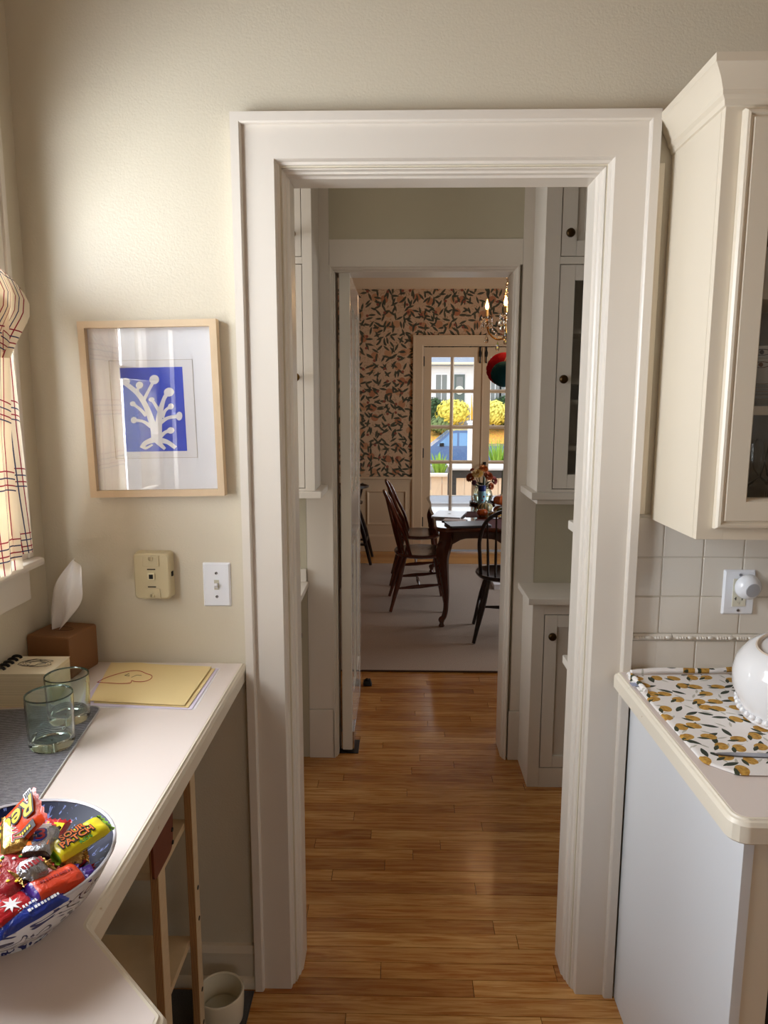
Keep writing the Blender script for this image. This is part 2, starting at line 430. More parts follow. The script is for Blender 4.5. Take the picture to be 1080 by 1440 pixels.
# --- pantry cabinets
def knob(parent, x, y, z, mat=M_bronze, axis='y', r=.0165):
    b = nb()
    pr = [(0.006, 0), (.006, .010), (r * .8, .012), (r, .018), (r * .95, .024), (r * .6, .029), (.0, .030)]
    lathe(b, pr, (x, y, z), 14, axis)
    return obj('knob', b, mat, parent)
def cab_door(parent, x0, x1, z0, z1, yf, knobpos=None, glass=False, mat=M_trim, th=.02, st=.055, panel=True, kmat=M_bronze, name='door'):
    b = nb()
    box(b, x0, x0 + st, yf, yf + th, z0, z1, .0015); box(b, x1 - st, x1, yf, yf + th, z0, z1, .0015)
    box(b, x0 + st, x1 - st, yf, yf + th, z0, z0 + st, .0015); box(b, x0 + st, x1 - st, yf, yf + th, z1 - st, z1, .0015)
    if not glass:
        box(b, x0 + st, x1 - st, yf + .011, yf + th, z0 + st, z1 - st)
        if panel: box(b, x0 + st + .028, x1 - st - .028, yf + .004, yf + .012, z0 + st + .028, z1 - st - .028, .0035)
    d = obj(name, b, mat, parent)
    if glass: obj('pane', bx(x0 + st, x1 - st, yf + .009, yf + .012, z0 + st, z1 - st), M_cabpane, d)
    if knobpos: knob(d, knobpos[0], yf, knobpos[1], kmat)
    return d
def carcass(b, x0, x1, y0, y1, z0, z1, th=.018):
    """open-fronted box, front at y0"""
    box(b, x0, x0 + th, y0, y1, z0, z1); box(b, x1 - th, x1, y0, y1, z0, z1); box(b, x0 + th, x1 - th, y0, y1, z0, z0 + th); box(b, x0 + th, x1 - th, y0, y1, z1 - th, z1); box(b, x0 + th, x1 - th, y1 - .008, y1, z0 + th, z1 - th)
UF = 1.035
# wall cupboard beside the dining doorway, right: glass door below, small solid door above
c = thing('wall_cupboard', 'white built-in pantry cupboard with a narrow glass door and shelves', 'cupboard', (.9, UF, 1.228))
b = nb(); carcass(b, .53, 1.45, UF + .018, W2, 1.228, 2.60); obj('body', b, M_trim, c)
b = nb(); box(b, .53, .587, UF, UF + .018, 1.228, 2.60, .001); box(b, .99, 1.04, UF, UF + .018, 1.228, 2.60, .001); box(b, .587, .99, UF, UF + .018, 1.228, 1.238); box(b, .587, .99, UF, UF + .018, 2.072, 2.098); obj('face_frame', b, M_trim, c)
cab_door(c, .5895, .988, 1.2405, 2.0695, UF + .001, (.612, 1.655), True)
cab_door(c, .5895, .988, 2.1005, 2.585, UF + .001, (.617, 2.178))
for z in (1.842, 1.655, 1.580, 1.402): obj('shelf', bx(.55, 1.03, UF + .03, W2 - .01, z - .017, z), M_trim, c)
obj('ledge', bx(.506, 1.45, 1.012, W2 - .001, 1.199, 1.2275, .004), M_trim, c)
obj('cove_moulding', bx(.53, 1.45, UF - .008, W2 - .001, 1.180, 1.199, .004), M_trim, c)
# the same on the other side, solid doors
c = thing('wall_cupboard', 'white built-in pantry cupboard with solid doors beside the half-open door', 'cupboard', (-.7, UF, 1.228))
b = nb(); box(b, -1.45, -.328, UF + .018, W2, 1.228, 2.60); obj('body', b, M_trim, c)
b = nb(); box(b, -.365, -.328, UF, UF + .018, 1.228, 2.60, .001); box(b, -.80, -.765, UF, UF + .018, 1.228, 2.60, .001); box(b, -.765, -.365, UF, UF + .018, 1.228, 1.238); box(b, -.765, -.365, UF, UF + .018, 2.076, 2.100); obj('face_frame', b, M_trim, c)
cab_door(c, -.763, -.3675, 1.2405, 2.0735, UF + .001, (-.394, 1.662), kmat=M_brass)
cab_door(c, -.763, -.3675, 2.1025, 2.585, UF + .001, (-.400, 2.178), kmat=M_brass)
obj('ledge', bx(-1.45, -.3005, 1.012, W2 - .001, 1.2005, 1.2275, .004), M_trim, c)
# base cabinet right
c = thing('base_cabinet', 'white pantry base cabinet with a raised-panel door beside the dining doorway', 'cabinet', (.9, 1.04, 0))
b = nb(); box(b, .531, 1.45, 1.057, W2 - .001, 0, .783); obj('body', b, M_trim, c)
b = nb(); box(b, .531, .578, 1.04, 1.057, 0, .783, .001); box(b, .578, 1.45, 1.04, 1.057, 0, .084); box(b, .578, 1.45, 1.04, 1.057, .738, .783); obj('face_frame', b, M_trim, c)
cab_door(c, .581, .93, .087, .735, 1.0405, (.609, .651), panel=False, st=.05)
obj('worktop', bx(.508, 1.45, 1.010, W2 - .001, .7835, .809, .003), M_trim, c)
# base cabinet left, along the side, its front turned to the passage
c = thing('base_cabinet', 'white pantry counter cabinet running along the side by the half-open door', 'cabinet', (-.7, .9, 0))
b = nb(); box(b, -1.6, -.46, .42, W2 - .001, 0, .783); obj('body', b, M_trim, c)
d = obj('door', bx(-.4598, -.442, .80, 1.24, .10, .74, .002), M_trim, c)
knob(d, -.442, 1.205, .585, M_blackm, 'x')
obj('worktop', bx(-1.6, -.388, .40, W2 - .001, .7835, .809, .003), M_trim, c)
obj('upstand', bx(-1.6, -.396, W2 - .018, W2 - .0005, .8095, .865, .002), M_trim, c)
# cupboards on the back of the kitchen wall
for sx, xa, xb, xo, word in ((1, .53, 1.45, .502, 'right of'), (-1, -1.45, -.328, -.3, 'left of')):
    lab = 'white pantry cupboard mounted on the back of the kitchen wall, ' + ('over a base cabinet' if sx > 0 else 'facing the solid-door cupboard')
    c = thing('wall_cupboard', lab, 'cupboard', ((xa + xb) / 2, .25, 1.2))
    obj('body', bx(xa, xb, .142, .372, 1.2245, 2.60, .002), M_trim, c)
    obj('ledge', bx(min(xa, xo), max(xb, xo), .142, .400, 1.1965, 1.224, .004), M_trim, c)
c = thing('base_cabinet', 'white pantry base cabinet set against the back of the kitchen wall', 'cabinet', (.9, .26, 0))
obj('body', bx(.531, 1.45, .142, .377, 0, .779, .002), M_trim, c)
obj('worktop', bx(.502, 1.45, .142, .400, .7795, .805, .003), M_trim, c)

# ================================================================== KITCHEN, right side
# tiles
bs = struct('wall_backsplash', (.9, WY, .95))
obj('grout_bed', bx(.5735, 1.75, WY - .0062, WY - .0003, .905, 1.30), M_grout, bs)
tp, gap = .0979, .0028
TX = .6441; rows = [(1.0985, 1.1942), (1.1970, 1.2925), (1.0035, 1.0957), (.9085, .9835)]
def tile_mesh(wd, ht, me={}):
    k = (round(wd, 4), round(ht, 4))
    if k not in me:
        b = bx(-wd / 2, wd / 2, -.009, -.002, -ht / 2, ht / 2, .0022); finish(b); mm = bpy.data.meshes.new('tile'); b.to_mesh(mm); b.free(); mm.materials.append(M_tile); me[k] = mm
    return me[k]
for z0, z1 in rows:
    for k in range(-1, 11):
        xa, xb = TX + k * tp + gap / 2, TX + (k + 1) * tp - gap / 2
        xa = max(xa, .5740)
        off = -.004 if z1 < 1.0 else 0
        o = obj('tile', tile_mesh(xb - xa, z1 - z0), None, bs)
        o.location = ((xa + xb) / 2 + off * (k >= 0), WY, (z0 + z1) / 2)
        o.rotation_euler = (R.uniform(-.004, .004), 0, R.uniform(-.004, .004))
x = .5745
while x < 1.7:
    ln = min(.1035 if x < .6 else .148, .148); b = nb()
    zc = .9935
    loops(b, [[(xx, WY - d, zc + z) for d, z in ((.002, -.008), (.010, -.008), (.014, -.004), (.015, 0), (.014, .004), (.010, .008), (.002, .008))] for xx in (x, x + ln - .0015)])
    xx = x + .012
    while xx < x + ln - .03:
        for q in range(4): sph(b, (xx + q * .0062, WY - .0165, zc), .0040, 8, 6)
        tube(b, smooth_path([(xx + .024, WY - .015, zc), (xx + .031, WY - .0165, zc + .001), (xx + .041, WY - .015, zc)], 4), [.0015, .003, .004, .0045, .0045, .0045, .004, .003, .0015][:9], 8)
        xx += .0495
    obj('liner_tile', b, M_tile, bs); x += ln
# base cabinet and worktop
c = thing('base_cabinet', 'white kitchen base cabinet end panel below the pink worktop', 'cabinet', (.9, -.3, 0))
obj('end_panel', bx(.578, .596, -.594, WY - .031, .0005, .872, .001), M_cabw, c)
obj('filler_stile', bx(.5962, .642, -.592, -.572, .0005, .872, .001), M_trim_c, c)
obj('body', bx(1.26, 1.75, -.56, WY - .031, .0005, .872), M_trim_c, c)
dw = thing('dishwasher', 'black built-in dishwasher front under the pink worktop', 'dishwasher', (.95, -.56, 0))
obj('body', bx(.650, 1.252, -.565, -.02, .10, .868), plain('black_enamel', (16, 15, 16), .25), dw)
obj('door', bx(.652, 1.250, -.592, -.566, .12, .72, .003), plain('black_glossy_door', (20, 19, 20), .12), dw)
obj('control_panel', bx(.652, 1.250, -.596, -.566, .725, .866, .003), plain('black_control_panel', (14, 13, 14), .2), dw)
obj('handle', tube(nb(), [(.70, -.63, .70), (1.20, -.63, .70)], .01, 10), M_chrome, dw)
obj('side_trim', bx(.6435, .6505, -.590, -.56, .10, .868), M_dark, dw)
obj('foot_rail', bx(.66, 1.24, -.50, -.10, .0005, .10), M_dark, dw)
c = thing('worktop', 'pale pink laminate worktop with worn cream edge under the lemon mat', 'countertop', (.9, -.3, .875))
def rounded(poly_pts, r, seg=5):
    out = []; n = len(poly_pts)
    for i, (p, rr) in enumerate(zip(poly_pts, r)):
        p = Vector(p); a = (Vector(poly_pts[i - 1]) - p).normalized(); b = (Vector(poly_pts[(i + 1) % n]) - p).normalized()
        if rr == 0: out.append(tuple(p)); continue
        ang = a.angle(b); d = rr / math.tan(ang / 2); cen = p + (a + b).normalized() * (rr / math.sin(ang / 2))
        s, e = p + a * d - cen, p + b * d - cen
        for k in range(seg + 1):
            q = s.lerp(e, k / seg); out.append(tuple(cen + q.normalized() * rr))
    return out
def offset_poly(P, d):
    """inset a clockwise/ccw polygon by d (positive = inwards)"""
    n = len(P); out = []; A = sum(P[i][0] * P[(i + 1) % n][1] - P[(i + 1) % n][0] * P[i][1] for i in range(n)); s = 1 if A > 0 else -1
    for i in range(n):
        p0, p1, p2 = Vector(P[i - 1]), Vector(P[i]), Vector(P[(i + 1) % n])
        e1, e2 = (p1 - p0).normalized(), (p2 - p1).normalized()
        n1, n2 = Vector((-e1.y, e1.x)) * s, Vector((-e2.y, e2.x)) * s
        q = n1 + n2; q = q / max(q.dot(n1), .3) if q.length > 1e-6 else n1
        out.append(tuple(p1 + q * d))
    return out
def slab(parent, poly, rr, z0, z1, edge_w=.012, wall_pts=()):
    P = rounded(poly, rr)
    rings = []
    for d, z in ((0.003, z0), (0, z0 + .003), (0, z1 - .011), (.0035, z1 - .0045), (.0065, z1 - .0028), (.0085, z1), (edge_w, z1 + .0002), (edge_w + .001, z1 - .002)):
        rings.append([(x, y_, z) for x, y_ in offset_poly(P, d)])
    b = loops(nb(), rings, caps=True)
    obj('edge_band', b, M_edge, parent, sharp=.35)
    Q = offset_poly(P, edge_w)
    obj('top', prism(nb(), Q, z1 - .0018, z1 + .0006), M_lam, parent)
slab(c, [(1.75, WY - .011), (.5745, WY - .011), (.5745, -.003), (.531, -.016), (.531, -.648), (1.75, -.648)], [0, 0, 0, 0, .03, 0], .873, .915)

# wall cabinet
CX, CY, CB, CT = .611, -.2435, 1.290, 2.131
c = thing('wall_cabinet', 'cream kitchen wall cabinet with crown moulding and glass door', 'cabinet', (.95, -.1, CB))
b = nb()
carcass(b, CX, 1.45, CY + .018, WY - .001, CB, CT); obj('body', b, M_trim_c, c)
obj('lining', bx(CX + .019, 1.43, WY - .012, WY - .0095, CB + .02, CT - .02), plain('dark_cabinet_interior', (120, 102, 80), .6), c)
b = nb(); box(b, CX, CX + .055, CY, CY + .018, CB, CT, .001); box(b, 1.395, 1.45, CY, CY + .018, CB, CT, .001); box(b, CX + .055, 1.395, CY, CY + .018, CB, CB + .05); box(b, CX + .055, 1.395, CY, CY + .018, CT - .05, CT); obj('face_frame', b, M_trim_c, c)
obj('scribe_moulding', bx(.5735, .592, WY - .016, WY - .0003, 1.302, 2.10, .002), M_trim_c, c)
# profiled door
x0, x1, z0, z1 = .642, 1.03, 1.315, 2.112
yd = CY - .0005
prof = [(0, yd), (0, yd - .012), (.004, yd - .017), (.009, yd - .018), (.0125, yd - .0125), (.016, yd - .0125), (.0175, yd - .018), (.056, yd - .018), (.0585, yd - .014), (.062, yd - .008), (.064, yd)]
d = obj('door', bx(x0 + .004, x0 + .0045, yd - .003, yd - .002, z0 + .1, z0 + .11), M_trim_c, c)
casing(d, prof, x0, x1, z0, z1, M_trim_c, 'door_rail', sill=True)
obj('pane', bx(x0 + .060, x1 - .060, yd - .007, yd - .004, z0 + .060, z1 - .060), M_cabpane, d)
d2 = obj('door', bx(x0 + .395, x0 + .3955, yd - .003, yd - .002, z0 + .1, z0 + .11), M_trim_c, c)
casing(d2, prof, x0 + .392, x1 + .392, z0, z1, M_trim_c, 'door_rail', sill=True)
obj('pane', bx(x0 + .452, x1 + .332, yd - .007, yd - .004, z0 + .060, z1 - .060), M_cabpane, d2)
for z in (1.782, 1.553): obj('shelf', bx(CX + .0185, 1.431, CY + .03, WY - .013, z - .009, z + .009), M_trim_c, c)
# crown: swept along the side and the front
cp = [(0, CT - .012), (-.004, CT - .010), (-.006, CT), (-.012, CT + .006), (-.013, CT + .014), (-.022, CT + .032), (-.036, CT + .048), (-.040, CT + .051), (-.040, CT + .066), (0, CT + .066)]
b = nb(); loops(b, [[(CX + o, WY - .001 - 0.002, z) for o, z in cp], [(CX + o, CY + o, z) for o, z in cp], [(1.45, CY + o, z) for o, z in cp]])
obj('crown_moulding', b, M_trim_c, c, sharp=.3)
# ================================================================== DINING ROOM
def paper_mat():
    t = NT('fruit_and_leaf_wallpaper'); p = t.sep(t.pos()); v = t.comb(p[0], p[2], 0)
    bgc = lin((204, 170, 136))
    st = t.noise(v, 14, 2, .5, 1.6)
    stem = t.ma('LESS_THAN', t.ma('ABSOLUTE', t.ma('SUBTRACT', st, .5)), .010)
    c = t.mix(stem, bgc, lin((150, 120, 84)))
    f, fc, fx, fy = t.blobs(v, 7.5, .30, .27, .62, .6, False, (3.3, 1.7, 0))
    fr = t.mix(fc[2], lin((176, 112, 76)), lin((196, 148, 106)))
    c = t.mix(f, c, fr)
    for sc_, off, pr, cc in ((11.5, (0, 0, 0), .9, (58, 60, 46)), (12, (7.1, 3.2, 0), .85, (70, 68, 50)), (12.5, (2.4, 9.1, 0), .7, (52, 54, 44))):
        k, kc, kx, ky = t.blobs(v, sc_, .50, .125, pr, .7, True, off)
        vein = t.ma('LESS_THAN', t.ma('ABSOLUTE', ky), .012)
        c = t.mix(k, c, t.mix(vein, lin(cc), lin((104, 100, 72))))
    b, bc, _, _ = t.blobs(v, 9.0, .13, .12, .45, .8, False, (5.5, 6.1, 0))
    c = t.mix(b, c, lin((140, 76, 58)))
    t.set(Base_Color=c, Roughness=.75); return t.m
M_paper = paper_mat()
M_dtrim = plain('dining_cream_paint', (212, 188, 156), .35)
FL, FR_, FT = .242, 1.466, 2.134
b = nb(); box(b, -2.1, FL, FY, FY + .14, .755, 2.83); box(b, FR_, 2.7, FY, FY + .14, .755, 2.83); box(b, FL, FR_, FY, FY + .14, FT, 2.83); sobj('wall_dining_back', b, M_paper)
wn = struct('wall_wainscot', (-.5, FY, 0))
obj('panel_board', bx(-2.0, .14, FY - .004, FY + .14, 0, .754), M_dtrim, wn); obj('panel_board', bx(1.57, 2.7, FY - .004, FY + .14, 0, .754), M_dtrim, wn)
obj('chair_rail', loops(nb(), [[(x, FY - d, z) for d, z in ((.0, .745), (.012, .745), (.014, .765), (.03, .775), (.034, .786), (.03, .795), (0, .797))] for x in (-2.0, .132)]), M_dtrim, wn)
for k in range(4):
    xb = .07 - k * .52; casing(wn, [(0, FY - .004), (0, FY - .014), (.006, FY - .018), (.014, FY - .012), (.022, FY - .006), (.024, FY - .004)], xb - .413, xb, .284, .650, M_dtrim, 'panel_moulding', True)
bb = struct('baseboard_dining', (-.9, FY, 0))
obj('board', bx(-2.0, .13, FY - .02, FY - .004, 0, .16, .002), M_dtrim, bb)
obj('cap_moulding', loops(nb(), [[(x, FY - d, z) for d, z in ((.004, .16), (.022, .16), (.018, .172), (.008, .180), (.004, .180))] for x in (-2.0, .13)]), M_dtrim, bb)
cr = struct('trim_3', (0, FY, 2.75))
obj('crown_moulding', loops(nb(), [[(x, FY - d, z) for d, z in ((0, 2.700), (.012, 2.700), (.014, 2.722), (.030, 2.735), (.062, 2.778), (.074, 2.800), (.088, 2.806), (.09, 2.8255), (0, 2.8255))] for x in (-2.0, 2.6)]), M_dtrim, cr, sharp=.3)
b = nb(); box(b, -2.1, -2.0, 1.36, FY, 0, 2.83); sobj('wall_dining_left', b, M_paper)
b = nb(); box(b, 2.6, 2.7, 1.36, 3.0, 0, 2.83); box(b, 2.6, 2.7, 4.4, FY, 0, 2.83); box(b, 2.6, 2.7, 3.0, 4.4, 0, .8); box(b, 2.6, 2.7, 3.0, 4.4, 2.2, 2.83); sobj('wall_dining_right', b, M_paper)
b = nb(); box(b, -2.1, -1.7, 1.3, 1.40, 0, 2.83); box(b, 1.7, 2.7, 1.3, 1.40, 0, 2.83); box(b, -1.7, 1.7, 1.36, 1.40, 2.67, 2.83); sobj('wall_dining_near', b, M_dtrim)
# window in the right dining wall
r = struct('window_4', (2.6, 3.7, .8))
b = nb(); box(b, 2.585, 2.6, 2.9, 3.0, .75, 2.3); box(b, 2.585, 2.6, 4.4, 4.5, .75, 2.3); box(b, 2.585, 2.6, 3.0, 4.4, 2.2, 2.3); box(b, 2.57, 2.6, 3.0, 4.4, .75, .8); obj('casing_board', b, M_dtrim, r)
b = nb(); box(b, 2.63, 2.66, 3.68, 3.72, .8, 2.2); box(b, 2.63, 2.66, 3.0, 3.68, 1.48, 1.52); box(b, 2.63, 2.66, 3.72, 4.4, 1.48, 1.52); obj('sash', b, M_dtrim, r)
for ya, yb in ((3.0, 3.68), (3.72, 4.4)):
    for za, zb in ((.8, 1.48), (1.52, 2.2)): obj('pane', bx(2.644, 2.647, ya, yb, za, zb), M_pane, r)
area('daylight_window_4', (2.80, 3.7, 1.25), (0, PI / 2, 0), .95, 1.35, 40, (.95, .97, 1.0))

# French doors
t4 = struct('trim_4', (.854, FY, 0))
casing(t4, [(0, FY), (0, FY - .022), (.018, FY - .022), (.02, FY - .016), (.096, FY - .016), (.10, FY - .006), (.11, FY - .004), (.11, FY + .12), (.10, FY + .12), (.10, FY)], .132, 1.576, 0, 2.244, M_dtrim)
zr = [(.599, .936 - .0), (.966, 1.298), (1.335, 1.662), (1.705, 2.028)]
def leaf(name, x0, x1, cols):
    d = struct(name, ((x0 + x1) / 2, FY + .03, 0)); ya, yb = FY + .012, FY + .052
    b = nb(); box(b, x0, cols[0][0], ya, yb, .02, 2.125, .002); box(b, cols[1][1], x1, ya, yb, .02, 2.125, .002)
    box(b, cols[0][0], cols[1][1], ya, yb, .02, .20); box(b, cols[0][0], cols[1][1], ya, yb, .50, .599); box(b, cols[0][0], cols[1][1], ya, yb, 2.028, 2.125)
    box(b, cols[0][0], cols[1][1], ya + .012, yb - .012, .20, .50); obj('leaf_frame', b, M_dtrim, d)
    for (z0_, z1_), (z2, z3) in zip(zr, zr[1:]):
        obj('muntin', loops(nb(), [[(x, ya + .02 + yy, (z1_ + z2) / 2 + zz) for yy, zz in ((-.018, -.006), (-.018, .006), (0, .0185), (.018, .006), (.018, -.006), (0, -.0185))] for x in (cols[0][0], cols[1][1])]), M_dtrim, d)
    xm, hw = (cols[0][1] + cols[1][0]) / 2, (cols[1][0] - cols[0][1]) / 2
    obj('muntin', loops(nb(), [[(xm + xx, ya + .02 + yy, z) for yy, xx in ((-.019, -.006), (-.019, .006), (0, hw), (.019, .006), (.019, -.006), (0, -hw))] for z in (.599, 2.028)]), M_dtrim, d)
    for ca, cb in cols:
        for za, zb in zr: obj('pane', bx(ca - .003, cb + .003, ya + .019, ya + .021, za - .003, zb + .003), M_pane, d)
    return d
dl = leaf('door_2', .244, .853, [(.323, .519), (.555, .758)])
dr = leaf('door_3', .855, 1.464, [(.930, 1.130), (1.166, 1.366)])
obj('astragal', bx(.842, .858, FY + .002, FY + .012, .02, 2.12, .002), M_dtrim, dl)
for zz in (1.985, 1.047, .32):
    b = nb(); box(b, .240, .252, FY + .000, FY + .012, zz - .045, zz + .045, .002); tube(b, [(.246, FY - .002, zz - .05), (.246, FY - .002, zz + .05)], .006, 8); obj('hinge', b, M_blackm, dl)
for d, xx in ((dl, .818), (dr, .880)):
    b = nb(); prism(b, [(xx - .012, 2.03), (xx - .016, 2.07), (xx - .008, 2.10), (xx - .010, 2.135), (xx, 2.15), (xx + .010, 2.135), (xx + .008, 2.10), (xx + .016, 2.07), (xx + .012, 2.03)], FY - .002, FY + .012, 'y')
    tube(b, [(xx, FY - .003, 1.975), (xx, FY - .003, 2.04)], .006, 8); sph(b, (xx, FY - .003, 1.975), .010, 8, 6); obj('bolt', b, M_blackm, d)
b = nb(); box(b, .872, .904, FY + .002, FY + .012, .865, .955, .003); tube(b, smooth_path([(.888, FY + .004, .93), (.888, FY - .04, .93), (.865, FY - .05, .925), (.80, FY - .05, .86)], 5), .008, 8); obj('lever_handle', b, M_blackm, dr)

# the half-open swing door between pantry and dining room
sd = struct('door_1', (-.229, 1.315, 0))
xa, xb, y0, y1, z0, z1 = -.252, -.2065, 1.312, 2.004, .012, 2.094
b = nb(); s_ = .105
box(b, xa, xb, y0, y0 + s_, z0, z1, .004); box(b, xa, xb, y1 - s_, y1, z0, z1, .004)
for za, zb in ((z0, .24), (.94, 1.16), (z1 - .12, z1)): box(b, xa + .001, xb - .001, y0 + s_, y1 - s_, za, zb)
ym = (y0 + y1) / 2
for za, zb in ((.24, .94), (1.16, z1 - .12)):
    box(b, xa + .001, xb - .001, ym - .045, ym + .045, za, zb)
M_door = plain('glossy_door_paint', (230, 224, 212), .14, coat=.4)
obj('door_frame', b, M_door, sd)
for za, zb in ((.24, .94), (1.16, z1 - .12)):
    for ya, yb in ((y0 + s_, ym - .045), (ym + .045, y1 - s_)):
        b = nb(); box(b, xa + .015, xb - .015, ya, yb, za, zb); box(b, xa + .006, xb - .006, ya + .03, yb - .03, za + .03, zb - .03, .006); obj('door_panel', b, M_door, sd)
b = nb(); box(b, xa - .006, xb + .008, y0 + .004, y0 + .13, .014, .10, .003); obj('pivot_cover', b, M_chrome, sd)
pp = thing('floor_pivot_plate', 'dark worn metal pivot plate let into the floorboards under the swing door', 'pivot plate', (-.23, 1.36, .001))
obj('plate', bx(-.285, -.180, 1.302, 1.43, .0005, .0035, .0008), plain('worn_dark_steel', (58, 52, 48), .5, .7), pp)
b = nb(); lathe(b, [(.014, .0035), (.014, .0085), (.006, .0115)], (-.23, 1.345, 0), 12); obj('spindle', b, M_chrome, pp)
ds = thing('door_stop', 'small black wedge door stop on the floorboards by the swing door', 'door stop', (-.18, 2.10, 0))
obj('wedge', loops(nb(), [[(-.197, yy, 0) for yy in (2.07, 2.12)] + [(-.197, 2.12, .02), (-.197, 2.07, .02)], [(-.150, 2.07, 0), (-.150, 2.12, 0), (-.160, 2.11, .032), (-.160, 2.08, .032)]]), M_blackm, ds)
b = nb(); lathe(b, [(.01, 0), (.01, .006), (.006, .01)], (-.178, 2.095, .026), 10); obj('pad', b, M_blackm, ds)

# rug
def rug_mat():
    t = NT('beige_wool_rug'); p = t.pos(); s = t.sep(p)
    nn = t.noise(p, 160, 3)
    t.set(Base_Color=t.mix(nn, lin((168, 150, 136)), lin((206, 190, 176))), Roughness=.95, Specular_IOR_Level=.1)
    t.bump(nn, .7, .005); return t.m
rg = thing('rug', 'large taupe woven rug under the dining table', 'rug', (.6, 3.7, 0))
obj('pile', bx(-1.3, 2.2, 2.292, 5.08, .0015, .012, .003), rug_mat(), rg)
for ya, yb in ((2.286, 2.2915), (5.0805, 5.086)): obj('bound_edge', bx(-1.302, 2.202, ya, yb, .0012, .011, .002), plain('rug_binding', (86, 66, 54), .9), rg)

# --- dining table
TZ, TX0, TX1, TY0, TY1 = .722, .245, 1.235, 3.06, 4.79
def scallop(a, b, n, d, lo):
    """points from a to b along an edge, waving outwards"""
    out = []
    for i in range(n):
        q = i / n; out.append(((a[0] + (b[0] - a[0]) * q), (a[1] + (b[1] - a[1]) * q), d * (lo + (1 - lo) * math.cos(2 * PI * q) ** 2)))
    return out
tb = thing('dining_table', 'carved mahogany dining table with cabriole legs, set with laptops and gourds', 'table', ((TX0 + TX1) / 2, (TY0 + TY1) / 2, .012))
def table_outline(d):
    pts = []
    rc = .07
    cor = [(TX0, TY0), (TX1, TY0), (TX1, TY1), (TX0, TY1)]
    nrm = [(0, -1), (1, 0), (0, 1), (-1, 0)]
    for i in range(4):
        a, c_ = Vector(cor[i]), Vector(cor[(i + 1) % 4]); L = (c_ - a).length; u = (c_ - a) / L; n_ = Vector(nrm[i])
        for k in range(17):
            q = rc + (L - 2 * rc) * k / 16
            wob = -.012 * (1 - math.cos(2 * PI * (k / 16) * 2)) / 2
            pts.append(tuple(a + u * q + n_ * (wob - d)))
        nx = nrm[(i + 1) % 4]
        for ang in (.3, .6):
            c0 = c_ - u * rc - n_ * 0 - Vector(nx) * 0
            pts.append(tuple(c_ - u * rc - Vector(n_) * rc * 0 + u * (rc * math.sin(ang * PI / 2)) * .9 - n_ * (rc * (1 - math.cos(ang * PI / 2))) - (n_ + Vector(nx)) * d * .7))
    return pts
M_top = wood('polished_table_top', (74, 34, 20), (110, 56, 32), .12, (10, 1.5, 1), 6, .6)
rings = [[(x, y_, z) for x, y_ in table_outline(d)] for d, z in ((.02, TZ - .032), (.004, TZ - .026), (0, TZ - .015), (.006, TZ - .008), (.008, TZ - .003), (.014, TZ))]
obj('table_top', loops(nb(), rings), M_top, tb, sharp=.35)
def apron(p0, p1, th, nseg=24):
    p0, p1 = Vector(p0), Vector(p1); u = (p1 - p0); L = u.length; u /= L; n_ = Vector((-u.y, u.x)) * th
    rings = []
    for i in range(nseg + 1):
        q = i / nseg; e = abs(q - .5) * 2
        dip = .045 * math.exp(-(q - .5) ** 2 / .0025) - .018 * math.sin(PI * min(1, e * 1.0)) + .055 * max(0, e - .72) / .28
        zb = TZ - .10 - dip; c_ = p0 + u * (q * L)
        rings.append([(c_.x, c_.y, zb), (c_.x + n_.x, c_.y + n_.y, zb), (c_.x + n_.x, c_.y + n_.y, TZ - .0325), (c_.x, c_.y, TZ - .0325)])
    return loops(nb(), rings)
i_ = .075
cs = [(TX0 + i_, TY0 + i_), (TX1 - i_, TY0 + i_), (TX1 - i_, TY1 - i_), (TX0 + i_, TY1 - i_)]
for a, c_ in zip(cs, cs[1:] + cs[:1]): obj('apron', apron(a, c_, .022), M_maho, tb)
for (x, y_), (sx, sy) in zip(cs, ((-1, -1), (1, -1), (1, 1), (-1, 1))):
    k = Vector((sx, sy, 0)).normalized(); b = nb()
    P = [(0.0, TZ - .033), (.005, .62), (.030, .56), (.035, .50), (.018, .38), (-.002, .24), (-.004, .14), (.012, .085), (.034, .062), (.042, .045)]
    tube(b, smooth_path([(x + k.x * d - k.x * .01, y_ + k.y * d - k.y * .01, z) for d, z in P], 5), [.050 - .0045 * i + .016 * math.exp(-((i - 10) / 6) ** 2) * 1.0 - (.004 if i > 30 else 0) for i in range(46)] and [max(.019, .052 * (1 - i / 62) + .010 * math.exp(-((i - 11) / 5) ** 2) - .010 * math.exp(-((i - 30) / 8) ** 2)) for i in range(46)], 10)
    fx, fy = x + k.x * .028, y_ + k.y * .028
    tube(b, [(fx + k.x * .018 * math.cos(a) * (1 - a / 14), fy + k.y * .018 * math.cos(a) * (1 - a / 14), .058 + .022 * math.sin(a) * (1 - a / 14)) for a in [i * .5 for i in range(16)]], .012, 8)
    lathe(b, [(.018, .0122), (.022, .018), (.016, .032), (.014, .045)], (fx, fy, 0), 10)
    lg = obj('leg', b, M_maho, tb)
    b = nb()
    for q in range(5): sph(b, (x + k.x * (.050 + .004 * math.sin(q * 2)), y_ + k.y * (.050 + .004 * math.sin(q * 2)), .60 - q * .038), (.016, .016, .024), 8, 6)
    obj('carving', b, M_maho, lg)

